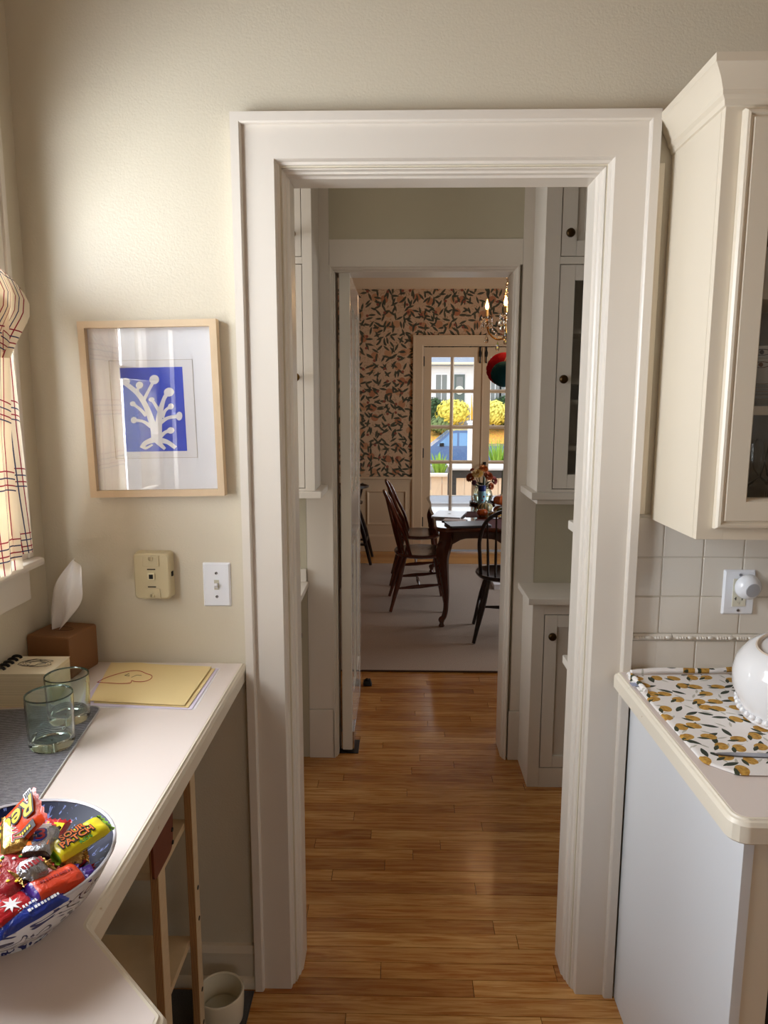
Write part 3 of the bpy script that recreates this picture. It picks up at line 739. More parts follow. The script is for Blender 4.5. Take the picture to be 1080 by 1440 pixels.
# --- Windsor chairs (local: front +y)
def windsor(name, label, loc, rz, mat, group='Windsor chairs at the dining table'):
    t = thing(name, label, 'chair', loc, rz, group)
    def part(n_, b): return obj(n_, b, mat, t, world=False)
    SZ = .43
    b = nb(); pts = []
    for i in range(28):
        a = 2 * PI * i / 28; cx, cy = math.cos(a), math.sin(a)
        pts.append((.215 * (1 if cy < 0 else 1.03) * (abs(cx) ** .8) * (1 if cx > 0 else -1), .205 * (abs(cy) ** .85) * (1 if cy > 0 else -1)))
    loops(b, [[(x * q, y_ * q, z) for x, y_ in pts] for q, z in ((.86, SZ - .034), (.97, SZ - .022), (1, SZ - .008), (.975, SZ), (.80, SZ - .008), (.5, SZ - .014), (.1, SZ - .014))]); part('seat', b)
    # hoop
    hp = smooth_path([(-.185, -.085, SZ - .012), (-.195, -.125, .56), (-.198, -.185, .68), (-.165, -.235, .80), (-.085, -.272, .868), (0, -.282, .886), (.085, -.272, .868), (.165, -.235, .80), (.198, -.185, .68), (.195, -.125, .56), (.185, -.085, SZ - .012)], 6)
    part('hoop', tube(nb(), hp, .0125, 8))
    for k in range(7):
        u = (k - 3) / 3.6
        foot = Vector((u * .165, -.165 + .055 * u * u, SZ - .012))
        best = min(hp, key=lambda q: abs(q.x - u * .19) + (0 if q.z > .68 else 1))
        part('spindle', tube(nb(), [foot.lerp(best, q) for q in (0, .15, .3, .5, .75, 1)], [.006, .0085, .0095, .008, .006, .005], 7))
    feet = []
    for sx in (-1, 1):
        for sy in (-1, 1):
            top = Vector((sx * .13, sy * .12, SZ - .016)); ft = Vector((sx * .225, (.185 if sy > 0 else -.235), .0005))
            prr = [.014, .016, .019, .021, .019, .016, .013, .0115]
            part('leg', tube(nb(), [top.lerp(ft, i / 7) for i in range(8)], prr, 9)); feet.append((top, ft))
    def onleg(i, z): a, c_ = feet[i]; return a.lerp(c_, (a.z - z) / (a.z - c_.z))
    mids = []
    for i, j in ((0, 1), (2, 3)):
        p, q = onleg(i, .17), onleg(j, .20); mids.append((p + q) / 2)
        part('stretcher', tube(nb(), [p.lerp(q, k / 6) for k in range(7)], [.007, .010, .014, .016, .014, .010, .007], 8))
    part('stretcher', tube(nb(), [mids[0].lerp(mids[1], k / 6) for k in range(7)], [.007, .009, .012, .015, .012, .009, .007], 8))
    return t
RZ = .0158
windsor('windsor_chair', 'red-brown hoop-back Windsor chair drawn up beside the closed silver laptop', (.165, 3.675, RZ), -PI / 2 + .03, M_cherry)
windsor('windsor_chair', 'red-brown hoop-back Windsor chair at the table side nearer the French doors', (.165, 4.43, RZ), -PI / 2 - .02, M_cherry)
windsor('windsor_chair', 'black-brown hoop-back Windsor chair at the end of the table, its back to the pantry', (.735, 2.97, RZ), -.10, M_black)

# --- high chair behind the swing door, dark cabinet beside it
hc = thing('high_chair', 'dark wooden high chair with tray and splayed legs by the wainscot', 'high chair', (-.56, 5.22, .0005))
def hp_(n_, b): return obj(n_, b, M_black, hc)
hp_('tray', loops(nb(), [[(-.56 + .27 * q * math.cos(a), 5.0 + .17 * q * math.sin(a), z) for a in [2 * PI * i / 22 for i in range(22)]] for q, z in ((.94, .765), (1, .772), (1, .790), (.95, .792), (.9, .778))]))
hp_('seat', loops(nb(), [[(-.56 + .20 * q * math.cos(a), 5.22 + .19 * q * math.sin(a), z) for a in [2 * PI * i / 20 for i in range(20)]] for q, z in ((.9, .575), (1, .585), (1, .603), (.9, .606))]))
for sx in (-1, 1):
    hp_('arm', tube(nb(), smooth_path([(-.56 + sx * .19, 5.36, .76), (-.56 + sx * .21, 5.2, .755), (-.56 + sx * .20, 5.02, .762)], 5), .014, 8))
    hp_('arm_post', tube(nb(), [(-.56 + sx * .16, 5.12, .60), (-.56 + sx * .20, 5.10, .755)], .012, 8))
    for sy in (-1, 1): hp_('leg', tube(nb(), [(-.56 + sx * .13, 5.22 + sy * .12, .58), (-.56 + sx * .215, 5.22 + sy * .17, .3), (-.56 + sx * .285, 5.22 + sy * .22, .0125 if sy < 0 else .001)], [.016, .021, .014], 9))
    hp_('stretcher', tube(nb(), [(-.56 + sx * .235, 5.03, .22), (-.56 + sx * .235, 5.41, .22)], .011, 8))
hp_('foot_rest', bx(-.80, -.32, 4.98, 5.06, .205, .223, .004)); hp_('stretcher', tube(nb(), [(-.79, 5.22, .22), (-.33, 5.22, .22)], .011, 8))
hp_('back_rail', tube(nb(), smooth_path([(-.74, 5.36, .95), (-.56, 5.42, .97), (-.38, 5.36, .95)], 6), .02, 8))
for k in range(5): hp_('spindle', tube(nb(), [(-.68 + .06 * k, 5.37, .60), (-.70 + .07 * k, 5.40, .95)], .008, 7))
sb = thing('side_cabinet', 'low black-brown side cabinet seen through the gap beside the swing door', 'cabinet', (-.85, 4.3, .012))
b = nb(); box(b, -1.20, -.49, 4.12, 4.50, .0125, .80, .004); obj('body', b, M_black, sb)
obj('top', bx(-1.22, -.47, 4.10, 4.52, .8005, .825, .004), M_black, sb)
for xq in (-1.18, -.84):
    d = obj('door', bx(xq, xq + .33, 4.104, 4.1195, .06, .76, .004), M_black, sb); b = nb(); lathe(b, [(.006, 0), (.012, .012), (.0, .02)], (xq + .30 if xq < -1 else xq + .03, 4.104, .42), 10, 'y'); obj('knob', b, M_brass, d)

# --- chandelier with paper balls
HX, HY = .862, 3.85
ch = thing('chandelier', 'brass chandelier with candle bulbs and hanging crystal drops', 'chandelier', (HX, HY, 2.0))
M_crys = glass_mat('crystal', (255, 250, 240), .0, 1.55)
b = nb(); lathe(b, [(.012, 2.02), (.03, 2.05), (.018, 2.08), (.026, 2.12), (.014, 2.16), (.022, 2.22), (.012, 2.26), (.016, 2.34), (.030, 2.38), (.012, 2.42), (.010, 2.50)], (HX, HY, 0), 14); obj('stem', b, M_gilt, ch)
b = nb()
for k in range(12): lathe(b, [(.009 * math.sin(a), .013 * math.cos(a)) for a in [PI * i / 6 for i in range(7)]], (HX, HY, 2.50 + k * .026), 8)
obj('chain', b, M_gilt, ch)
b = nb(); lathe(b, [(.06, 2.8255), (.058, 2.812), (.03, 2.80), (.012, 2.785)], (HX, HY, 0), 18); obj('ceiling_canopy', b, M_gilt, ch)
b = nb(); lathe(b, [(.055, 2.47), (.062, 2.475), (.055, 2.485)], (HX, HY, 0), 18, ring=True); obj('crown_ring', b, M_gilt, ch)
def drop(b, x, y_, z, L=.05, r=.013):
    lathe(b, [(.0005, z), (r * .35, z - L * .25), (r, z - L * .68), (r * .72, z - L * .92), (.0005, z - L)], (x, y_, 0), 6)
b = nb()
for k in range(12):
    a = 2 * PI * k / 12; drop(b, HX + .06 * math.cos(a), HY + .06 * math.sin(a), 2.475, .062 if k % 2 else .05, .014)
    sph(b, (HX + .062 * math.cos(a), HY + .062 * math.sin(a), 2.487), .008, 8, 5)
tag(obj('crown_crystals', b, M_crys, ch), kind='stuff')
M_bulb = emis('warm_bulb', (255, 186, 96), 16)
M_candle = plain('candle_sleeve', (240, 214, 160), .4)
for k in range(5):
    a = math.radians(171 + 72 * k); ca, sa = math.cos(a), math.sin(a)
    def pt(r_, z): return (HX + r_ * ca, HY + r_ * sa, z)
    arm = obj('arm', tube(nb(), smooth_path([pt(.015, 2.12), pt(.06, 2.06), pt(.13, 2.045), pt(.19, 2.10), pt(.205, 2.185)], 6), .006, 8), M_gilt, ch)
    b = nb(); lathe(b, [(.008, 2.180), (.02, 2.188), (.040, 2.202), (.045, 2.211), (.036, 2.208), (.012, 2.198)], pt(.205, 0), 14, open=True); obj('drip_pan', b, M_crys, arm)
    b = nb(); lathe(b, [(.0105, 2.20), (.0105, 2.262), (.008, 2.266)], pt(.205, 0), 12); obj('candle_sleeve', b, M_candle, arm)
    b = nb(); lathe(b, [(.006, 2.264), (.012, 2.276), (.0150, 2.290), (.011, 2.308), (.005, 2.328), (.0012, 2.342)], pt(.205, 0), 12); obj('bulb', b, M_bulb, arm)
    b = nb()
    for q in range(7):
        e = 2 * PI * q / 7; dx, dy = HX + .205 * ca + .040 * math.cos(e), HY + .205 * sa + .040 * math.sin(e)
        for g in range(3): sph(b, (dx, dy, 2.202 - g * .012), .0062, 6, 4)
        drop(b, dx, dy, 2.172, .046, .010)
    drop(b, HX + .205 * ca, HY + .205 * sa, 2.09, .075, .017); drop(b, HX + .12 * ca, HY + .12 * sa, 2.03, .075, .016)
    tag(obj('crystal_drops', b, M_crys, arm), kind='stuff')
    b = nb()
    for q in range(15):
        f = q / 14; rr = .20 * (1 - f) + .02 * f; z = 2.18 - .11 * math.sin(PI * f) * .8 - .05 * f
        sph(b, (HX + rr * math.cos(a + .15 * math.sin(PI * f)), HY + rr * math.sin(a + .15 * math.sin(PI * f)), z), .0078, 6, 4)
    for q in range(15):
        f = q / 14; rr = .058 + .10 * math.sin(PI * f * .5) ** 2 * (1 - f); z = 2.46 - .24 * f
        sph(b, (HX + rr * math.cos(a + .5), HY + rr * math.sin(a + .5), z), .007, 6, 4)
    tag(obj('bead_swag', b, M_crys, arm), kind='stuff')
    l = bpy.data.lights.new('bulb_light', 'POINT'); l.energy = 1.1; l.color = (1, .62, .28); l.shadow_soft_size = .014
    lo = bpy.data.objects.new('bulb_light', l); COL.objects.link(lo); lo.location = pt(.205, 2.365); lo.parent = None
b = nb()
for k in range(10):
    a = 2 * PI * k / 10
    for g in range(4): sph(b, (HX + (.05 - g * .008) * math.cos(a), HY + (.05 - g * .008) * math.sin(a), 2.03 - g * .016), .006, 6, 4)
    drop(b, HX + .02 * math.cos(a), HY + .02 * math.sin(a), 1.99, .045, .010)
sph(b, (HX, HY, 1.985), .022, 12, 8); tag(obj('bottom_crystals', b, M_crys, ch), kind='stuff')

def paper_ball(name, label, c_, r_, col):
    t = NT(name + '_tissue_paper'); t.set(Base_Color=lin(col), Roughness=.7, Specular_IOR_Level=.2); M1 = t.m
    o = thing(name, label, 'paper ball', (c_[0], c_[1], c_[2] - r_), group='honeycomb paper balls')
    b = nb(); U, V = 28, 18; rings = []
    for i in range(V + 1):
        th = PI * i / V; ring = []
        for j in range(U):
            q = 1 + (.06 if (i + j) % 2 else -.13) * math.sin(th) ** .5
            a = 2 * PI * j / U
            ring.append((c_[0] + r_ * q * max(math.sin(th), .002) * math.cos(a), c_[1] + r_ * q * max(math.sin(th), .002) * math.sin(a), c_[2] - r_ * math.cos(th)))
        rings.append(ring)
    loops(b, rings); obj('honeycomb', b, M1, o, sharp=.1, wn=False)
    obj('hanging_string', tube(nb(), [(c_[0], c_[1], c_[2] + r_ - .002), (HX - .01, HY - .03, 2.03)], .0016, 5), M_candle, o)
paper_ball('paper_ball', 'red honeycomb paper ball hanging under the chandelier', (.800, 3.90, 1.822), .128, (206, 22, 44))
paper_ball('paper_ball', 'dark teal honeycomb paper ball hanging in front of the red one', (.770, 3.66, 1.775), .094, (26, 88, 100))
# ================================================================== KITCHEN, left side and small things
c = thing('worktop', 'pale pink laminate counter with worn cream edge along the window wall', 'countertop', (-.6, -.6, .875))
slab(c, [(XL + .001, WY - .0015), (XL + .001, -2.4), (-.248, -2.4), (-.248, -1.022), (-.386, -.892), (-.386, WY - .0015)], [0, 0, 0, .016, .008, 0], .873, .915)
obj('front_panel', bx(XL + .002, -.30, -2.38, -1.45, .0005, .8725), M_trim_c, c)
obj('wall_cleat', bx(XL + .001, XL + .022, -1.40, WY - .035, .82, .8725), M_trim_c, c)
CT_ = .9158
# --- picture
pf = thing('picture', 'pale wood framed blue and white branching-plant print on the wall', 'picture', (-.588, WY - .004, 1.550), rot=(0, -.018, 0))
fw, fh = .3265, .4150
def pl(n_, b, m_, p_=pf): return obj(n_, b, m_, p_, world=False)
fr = []
for a, c_ in (((-fw / 2, -fh / 2), (-fw / 2, fh / 2)), ((-fw / 2, fh / 2), (fw / 2, fh / 2)), ((fw / 2, fh / 2), (fw / 2, -fh / 2)), ((fw / 2, -fh / 2), (-fw / 2, -fh / 2))):
    sa, sc2 = (1 if a[0] < 0 else -1, 1 if a[1] < 0 else -1), (1 if c_[0] < 0 else -1, 1 if c_[1] < 0 else -1)
    P = [(0, 0), (0, -.028), (.016, -.028), (.016, -.012), (.004, -.012)]
    pl('frame_rail', loops(nb(), [[(a[0] + u * sa[0], y_, a[1] + u * sa[1]) for u, y_ in P], [(c_[0] + u * sc2[0], y_, c_[1] + u * sc2[1]) for u, y_ in P]]), M_ash)
mt = pl('mount', bx(-.150, .150, -.012, -.0095, -.194, .194), plain('white_mount', (240, 240, 244), .7))
# bevelled window of the mount: rim round the print sheet
b = nb(); mx, mz = -.002, .002
for xa, xb, za, zb in ((-.101, .099, .1165, .1175), (-.101, .099, -.1155, -.1145), (-.101, -.100, -.1145, .1165), (.098, .099, -.1145, .1165)): box(b, xa, xb, -.0128, -.0119, za, zb)
pl('mount_window', b, plain('mount_cut', (196, 188, 178), .8), mt)
pl('print_sheet', bx(-.0995, .0975, -.0124, -.0121, -.1145, .1165), plain('print_paper', (236, 234, 236), .8), mt)
px0, pz1, pw, ph = -.0755, .1000, .1495, .1990
pr = pl('print', bx(px0, px0 + pw, -.0127, -.0124, pz1 - ph, pz1), None, mt); pr.data.materials.clear()
t = NT('blue_block_print'); t.set(Base_Color=t.mix(t.noise(t.pos(), 90, 4), lin((40, 66, 196)), lin((56, 84, 214))), Roughness=.6); pr.data.materials.append(t.m)
b = nb()
def PQ(X, Y):
    u = (X - 500 - (Y - 470) * .0833) / 252; v = (Y - 470) / 360
    return px0 + u * pw, pz1 - v * ph
strokes = [([(650, 790), (643, 730), (612, 640), (575, 580), (520, 532)], (17, 14, 11, 10, 9)), ([(580, 592), (574, 565), (582, 545)], (8, 6, 7)), ([(597, 615), (618, 570), (640, 525)], (8, 6, 7)),
    ([(612, 675), (584, 645), (557, 625)], (8, 6, 6)), ([(632, 722), (600, 700), (563, 693)], (9, 6, 6)), ([(662, 790), (664, 690), (680, 610), (700, 575)], (17, 13, 8, 9)), ([(666, 660), (645, 625), (632, 607)], (8, 6, 6)),
    ([(676, 685), (688, 655), (710, 637)], (9, 6, 6)), ([(668, 708), (700, 686), (745, 679)], (9, 7, 8)), ([(668, 770), (690, 748), (712, 740)], (9, 7, 8)), ([(655, 775), (612, 792), (596, 815)], (14, 10, 9)), ([(655, 780), (672, 800), (692, 820)], (13, 9, 6)), ([(660, 780), (700, 790), (735, 816)], (14, 9, 8)), ([(640, 780), (616, 788), (603, 800), (612, 815), (640, 800)], (10, 8, 8, 6, 4))]
K = pw / 252
for ks, (pts, wd) in enumerate(strokes):
    sp = smooth_path([(X, Y, 0) for X, Y in pts], 6); n_ = len(sp); Lf, Rt = [], []
    for i, p in enumerate(sp):
        d = (sp[min(i + 1, n_ - 1)] - sp[max(i - 1, 0)]).normalized(); q = i / (n_ - 1) * (len(wd) - 1); k0 = min(int(q), len(wd) - 2); w_ = wd[k0] + (wd[k0 + 1] - wd[k0]) * (q - k0)
        nn = Vector((-d.y, d.x, 0)) * w_
        Lf.append(PQ(p.x + nn.x, p.y + nn.y)); Rt.append(PQ(p.x - nn.x, p.y - nn.y))
    for i in range(n_ - 1):
        vs = [bm_ for bm_ in (Lf[i], Lf[i + 1], Rt[i + 1], Rt[i])]
        b.faces.new([b.verts.new((x, -.0130 - ks * .00004, z)) for x, z in vs])
for X, Y, rx_, ry_ in ((524, 528, 20, 15), (582, 544, 15, 15), (641, 522, 20, 20), (556, 623, 12, 11), (562, 693, 13, 14), (702, 576, 21, 19), (632, 606, 12, 10), (711, 637, 12, 13), (746, 679, 13, 19), (713, 740, 15, 14)):
    b.faces.new([b.verts.new((PQ(X + rx_ * math.cos(a), Y + ry_ * math.sin(a))[0], -.0137, PQ(X + rx_ * math.cos(a), Y + ry_ * math.sin(a))[1])) for a in [2 * PI * i / 14 for i in range(14)]])
pl('white_branches', b, plain('print_white', (238, 236, 238), .7), pr)
pl('pane', bx(-.150, .150, -.0175, -.0155, -.194, .194), pane_mat('picture_glass', (.99, .99, .99), .045))

# --- telephone wall jack, light switch, outlet with plug-in light
ph_ = thing('telephone_jack', 'beige wall telephone jack plate beside the light switch', 'wall jack', (-.608, WY, 1.145))
def q_(n_, b, m_, p_): return obj(n_, b, m_, p_, world=False)
b = nb(); loops(b, [[(x, y_, z) for x, z in rounded([(-w_, -h_), (w_, -h_), (w_, h_), (-w_, h_)], [.010] * 4)] for w_, h_, y_ in ((.046, .059, 0), (.046, .059, -.018), (.044, .057, -.030), (.041, .054, -.033))]); q_('housing', b, M_ivory, ph_)
b = nb(); box(b, -.020, .020, -.036, -.0335, .026, .052, .002); q_('cover', b, M_ivory, ph_)
b = nb(); box(b, -.020, .020, -.036, -.0335, -.054, -.030, .002); q_('cover', b, M_ivory, ph_)
for z in (.046, -.047): b = nb(); lathe(b, [(.006, 0), (.006, .003), (.004, .004)], (0, -.036, z), 14, 'y'); q_('stud', b, M_ivory, ph_)
b = nb(); box(b, -.009, .009, -.038, -.0335, -.008, .010, .003); s = q_('socket', b, plain('pale_ivory', (226, 216, 180), .4), ph_)
q_('socket_hole', bx(-.005, .005, -.0385, -.0375, -.005, .006), M_dark, s)
for z in (.018, -.026): q_('slot', bx(-.010, .010, -.0345, -.0335, z - .0012, z + .0012), M_dark, ph_)
q_('side_port', bx(.0445, .0475, -.022, -.012, -.002, .010), M_dark, ph_)
sw = thing('light_switch', 'white toggle light switch plate beside the door casing', 'light switch', (-.455, WY, 1.118))
def plate(p_, w_, h_, m_=M_white):
    b = nb(); loops(b, [[(x, y_, z) for x, z in rounded([(-a, -c_), (a, -c_), (a, c_), (-a, c_)], [.003] * 4)] for a, c_, y_ in ((w_, h_, 0), (w_, h_, -.002), (w_ - .004, h_ - .004, -.0065))]); return q_('plate', b, m_, p_)
plate(sw, .0345, .0560)
def screw(p_, x, z, y_=-.0065):
    b = nb(); lathe(b, [(.0038, 0), (.0036, .0014), (.0, .0018)], (x, y_, z), 12, 'y'); s = q_('screw', b, M_chrome, p_); q_('slot', bx(x - .003, x + .003, y_ - .0021, y_ - .0017, z - .0004, z + .0004), M_dark, s)
screw(sw, 0, .030); screw(sw, 0, -.030)
q_('surround', bx(-.006, .006, -.0072, -.0063, -.0125, .0125), plain('switch_slot', (196, 190, 170), .5), sw)
b = nb(); loops(b, [[(x, -.007, z) for x, z in ((-.0042, -.009), (.0042, -.009), (.0042, .004), (-.0042, .004))], [(x, -.019, z) for x, z in ((-.0036, .001), (.0036, .001), (.0036, .007), (-.0036, .007))]]); q_('toggle', b, M_white, sw)
ot = thing('wall_outlet', 'white electric outlet plate on the tile backsplash', 'outlet', (.832, WY - .0092, 1.110))
plate(ot, .0385, .0560)
ins = q_('receptacle', bx(-.0165, .0165, -.0080, -.0063, -.035, .035, .001), plain('outlet_face', (224, 220, 202), .35), ot)
b = nb(); box(b, -.0088, -.0070, -.0084, -.0078, -.019, -.011); box(b, -.0118, -.0088, -.0084, -.0078, -.0158, -.0142); q_('slot', b, M_dark, ins)
q_('slot', bx(.0065, .0082, -.0084, -.0078, -.019, -.011), M_dark, ins)
b = nb(); lathe(b, [(.0028, 0), (.0028, .0006)], (-.0005, -.0078, -.0255), 10, 'y'); q_('slot', b, M_dark, ins)
screw(ot, 0, .0445); screw(ot, 0, -.0445)
nl = thing('plug_in_light', 'round white plug-in night light with a grey lens in the wall outlet', 'night light', (.841, WY - .0176, 1.132), rot=(.18, 0, .12))
b = nb(); lathe(b, [(.012, 0), (.026, .004), (.031, .012), (.031, .020), (.027, .030), (.020, .036), (.017, .037)], (0, 0, 0), 24, 'y'); q_('housing', b, M_white, nl)
b = nb(); lathe(b, [(.018, .0355), (.017, .0385), (.0, .0395)], (0, 0, 0), 20, 'y'); q_('lens', b, plain('grey_lens', (178, 180, 188), .35), nl)

# --- curtain
def plaid_mat():
    t = NT('plaid_tea_towel_cloth'); u = t.sep(t.uv())
    def lines(x, period, offs, wd):
        f = t.ma('FRACT', t.ma('DIVIDE', x, period)); out = None
        for o in offs:
            k = t.ma('LESS_THAN', t.ma('ABSOLUTE', t.ma('SUBTRACT', f, o)), wd)
            out = k if out is None else t.ma('MAXIMUM', out, k)
        return out
    red = t.ma('MAXIMUM', lines(u[0], .060, (.30, .70), .022), lines(u[1], .150, (.30, .50), .0095))
    nav = t.ma('MAXIMUM', lines(u[0], .060, (.5,), .022), lines(u[1], .150, (.40, .23), .0095))
    c = t.mix(red, lin((240, 228, 206)), lin((148, 40, 58))); c = t.mix(nav, c, lin((62, 66, 96)))
    t.set(Base_Color=c, Roughness=.85)
    tl = t.n('ShaderNodeBsdfTranslucent', {'Color': c}); mx_ = t.n('ShaderNodeMixShader', {0: .4, 1: t.b.outputs[0], 2: tl.outputs[0]}); t.t.links.new(mx_.outputs[0], t.out.inputs[0])
    return t.m
M_plaid = plaid_mat()
cu = thing('cafe_curtain', 'cream cafe curtain with red and navy plaid lines at the window', 'curtain', (-.85, -.6, 1.22))
def cloth(name, edge, ztop, zbot, y_far, xoff, amp, nu=40, nv=26, ph=0):
    b = nb(); uvl = b.loops.layers.uv.new('UVMap'); V = []; ev = [e[0] for e in edge]
    def ye(z):
        for (z1_, y1_), (z2_, y2_) in zip(edge, edge[1:]):
            if z2_ <= z <= z1_: return y1_ + (y2_ - y1_) * (z1_ - z) / (z1_ - z2_)
        return edge[0][1] if z > edge[0][0] else edge[-1][1]
    for i in range(nu + 1):
        col = []
        for j in range(nv + 1):
            s_ = i / nu; q = j / nv; z_t = ztop - .0 * s_; z = z_t + (zbot - z_t) * q
            yy = ye(z) + (y_far - ye(z)) * s_
            xx = xoff + amp * (math.sin(s_ * 24 + ph + .8 * math.sin(q * 3)) * (.55 + .45 * q) + .3 * math.sin(s_ * 9 + q * 4))
            col.append((b.verts.new((xx, yy, z - (.035 * math.exp(-s_ * 12) if q < .02 else .02 * math.exp(-s_ * 14) * (1 - q)))), (-(yy - ye(z)) * 1.12, z)))
        V.append(col)
    for i in range(nu):
        for j in range(nv):
            qd = (V[i][j], V[i + 1][j], V[i + 1][j + 1], V[i][j + 1]); f = b.faces.new([v[0] for v in qd])
            for l_, v in zip(f.loops, qd): l_[uvl].uv = v[1]
    return obj(name, b, M_plaid, cu, sharp=3)
cloth('panel', [(1.84, -.085), (1.78, -.105), (1.68, -.135), (1.52, -.130), (1.36, -.115), (1.21, -.100)], 1.835, 1.228, -.40, -.848, .010)
cloth('valance_flap', [(1.845, -.125), (1.80, -.085), (1.765, -.090), (1.70, -.150), (1.66, -.180)], 1.845, 1.66, -.40, -.830, .008, ph=1.1, nv=12)
cloth('front_fold', [(1.80, -.16), (1.5, -.19), (1.205, -.185)], 1.80, 1.205, -.42, -.832, .006, ph=2.0)
obj('curtain_rod', tube(nb(), [(-.846, -.16, 1.838), (-.846, -1.10, 1.838)], .006, 10), M_brass, cu)

# --- tissue box
tbx = thing('tissue_box', 'brown leather cube tissue box with a raised white tissue', 'tissue box', (-.820, -.047, CT_), -.17)
M_lea = plain('tan_brown_leather', (132, 88, 50), .5, bump=(420, .3, .0008))
q_('cover', bx(-.0575, .0575, -.057, .057, 0, .107, .007), M_lea, tbx)
b = nb(); lathe(b, [(.030, .1071), (.030, .1078)], (0, 0, 0), 18, sy=.45); q_('opening', b, M_dark, tbx)
b = nb(); rings = []
for i in range(15):
    q = i / 14; wd = .012 + .030 * math.sin(PI * min(1, q * 1.02)) ** .8 * (1 - .25 * q) if q < .97 else .012; cx = -.012 + .062 * q ** 1.1; z = .105 + .165 * q
    rings.append([(cx + wd * s * (1 if s > 0 else .85) - .004 * (1 - q), .010 * math.sin(s * 5 + q * 5) * (1 - .5 * q) + .004 * math.sin(q * 11 + s * 3), z + .012 * (1 - abs(s)) * q - .012 * s * q) for s in [k / 6 - 1 for k in range(13)]])
loops(b, rings, closed_ring=False, caps=False)
ts = q_('tissue', b, plain('white_tissue', (240, 234, 228), .9), tbx)
ts.modifiers.new('solid', 'SOLIDIFY').thickness = .0006; sbd = ts.modifiers.new('sub', 'SUBSURF'); sbd.levels = sbd.render_levels = 1

# --- block calendar
cl = thing('tear_off_calendar', 'thick cream block calendar with black rings and a scribbled drawing', 'calendar', (-.810, -.208, CT_), .02)
cl['label'] = 'thick cream block of spiral-bound pages with a scribble on top'; cl['category'] = 'notepad'
t = NT('page_edges'); zz = t.sep(t.objc())[2]; t.set(Base_Color=t.mix(t.ma('GREATER_THAN', t.noise(t.comb(0.0, 0.0, zz), 900, 1), .52), lin((236, 222, 190)), lin((206, 190, 156))), Roughness=.85)
bk = q_('page_block', bx(-.060, .057, -.052, .053, 0, .0755, .001), t.m, cl)
q_('top_page', bx(-.060, .058, -.0525, .0535, .0756, .0764), plain('cream_paper', (240, 230, 204), .8), cl)
for k in range(5):
    b = nb(); tube(b, smooth_path([(-.058 + .010 * math.cos(a), -.030 + k * .018, .0765 + .0055 * math.sin(a)) for a in [PI * i / 6 for i in range(7)]], 2), .0034, 8); q_('ring', b, M_blackm, cl)
b = nb(); pts = []
for i in range(90):
    a = i * .42; rr = .020 + .008 * math.sin(i * .37); pts.append((.002 + rr * 1.25 * math.cos(a) + .006 * math.sin(i * 1.3), .012 + rr * .9 * math.sin(a) + .004 * math.cos(i * .9), .0768))
tube(b, pts, .00035, 4); q_('scribble', b, M_black_ink, cl)

# --- papers
def sheet(name, label, quad, z, mat, bend=.004, n_=10, cat='paper', group='children\'s drawings on the counter'):
    o_c = sum((Vector(q) for q in quad), Vector((0, 0))) / 4
    o = thing(name, label, cat, (o_c.x, o_c.y, z), group=group); b = nb(); rings = []
    for i in range(n_ + 1):
        u = i / n_; a = Vector(quad[0]).lerp(Vector(quad[1]), u); c_ = Vector(quad[3]).lerp(Vector(quad[2]), u)
        rings.append([(a.lerp(c_, k / n_).x, a.lerp(c_, k / n_).y, z + bend * (math.exp(-((u - .28) / .10) ** 2) * (1 - k / n_) + .8 * max(0, u - .8) ** 1.5 + .15 * math.sin(u * 9 + k * .4) ** 2)) for k in range(n_ + 1)])
    loops(b, rings, closed_ring=False, caps=False); s = obj('sheet', b, mat, o, sharp=3, wn=False)
    s.modifiers.new('solid', 'SOLIDIFY').thickness = .0004; s.modifiers.new('edges', 'EDGE_SPLIT').split_angle = .8; return o
Q = [(-.722, -.006), (-.462, -.028), (-.462, -.255), (-.676, -.236)]
def mv(q, dx, dy): return [(x + dx, y_ + dy) for x, y_ in q]
M_lil = plain('pale_lilac_paper', (226, 216, 238), .8)
M_yel = plain('cream_yellow_paper', (238, 214, 156), .8, var=.05)
sheet('paper_sheet', 'white sheet of paper at the bottom of the drawing pile', [(-.716, -.008), (-.442, -.020), (-.436, -.262), (-.700, -.256)], CT_ + .0003, M_paperw, .0004)
sheet('paper_sheet', 'pale lilac sheet of paper under the yellow drawings', [(-.720, -.006), (-.446, -.028), (-.443, -.264), (-.69, -.250)], CT_ + .0016, M_lil, .0008)
sheet('paper_sheet', 'cream-yellow sheet of paper under the top drawing', mv(Q, .010, -.004), CT_ + .0034, M_yel, .0012)
top = sheet('paper_sheet', 'cream-yellow sheet of paper with a red crayon outline drawn on it', Q, CT_ + .0062, M_yel, .003)
b = nb(); outl = smooth_path([(-.700, -.140, 0), (-.690, -.110, 0), (-.660, -.075, 0), (-.632, -.066, 0), (-.605, -.084, 0), (-.588, -.096, 0), (-.583, -.115, 0), (-.592, -.132, 0), (-.612, -.134, 0), (-.624, -.128, 0), (-.622, -.142, 0), (-.645, -.146, 0), (-.675, -.143, 0), (-.700, -.140, 0)], 5)
tube(b, [(p.x, p.y, CT_ + .0092) for p in outl], .0008, 5); obj('crayon_outline', b, plain('red_crayon', (178, 62, 52), .7), top)
b = nb(); tube(b, [(-.652, -.098, CT_ + .0095), (-.646, -.086, CT_ + .0095), (-.640, -.100, CT_ + .0095), (-.652, -.098, CT_ + .0095)], .0005, 4); tube(b, [(-.632, -.108, CT_ + .0092), (-.624, -.094, CT_ + .0092), (-.612, -.096, CT_ + .0092)], .0004, 4); obj('pencil_mark', b, M_black_ink, top)

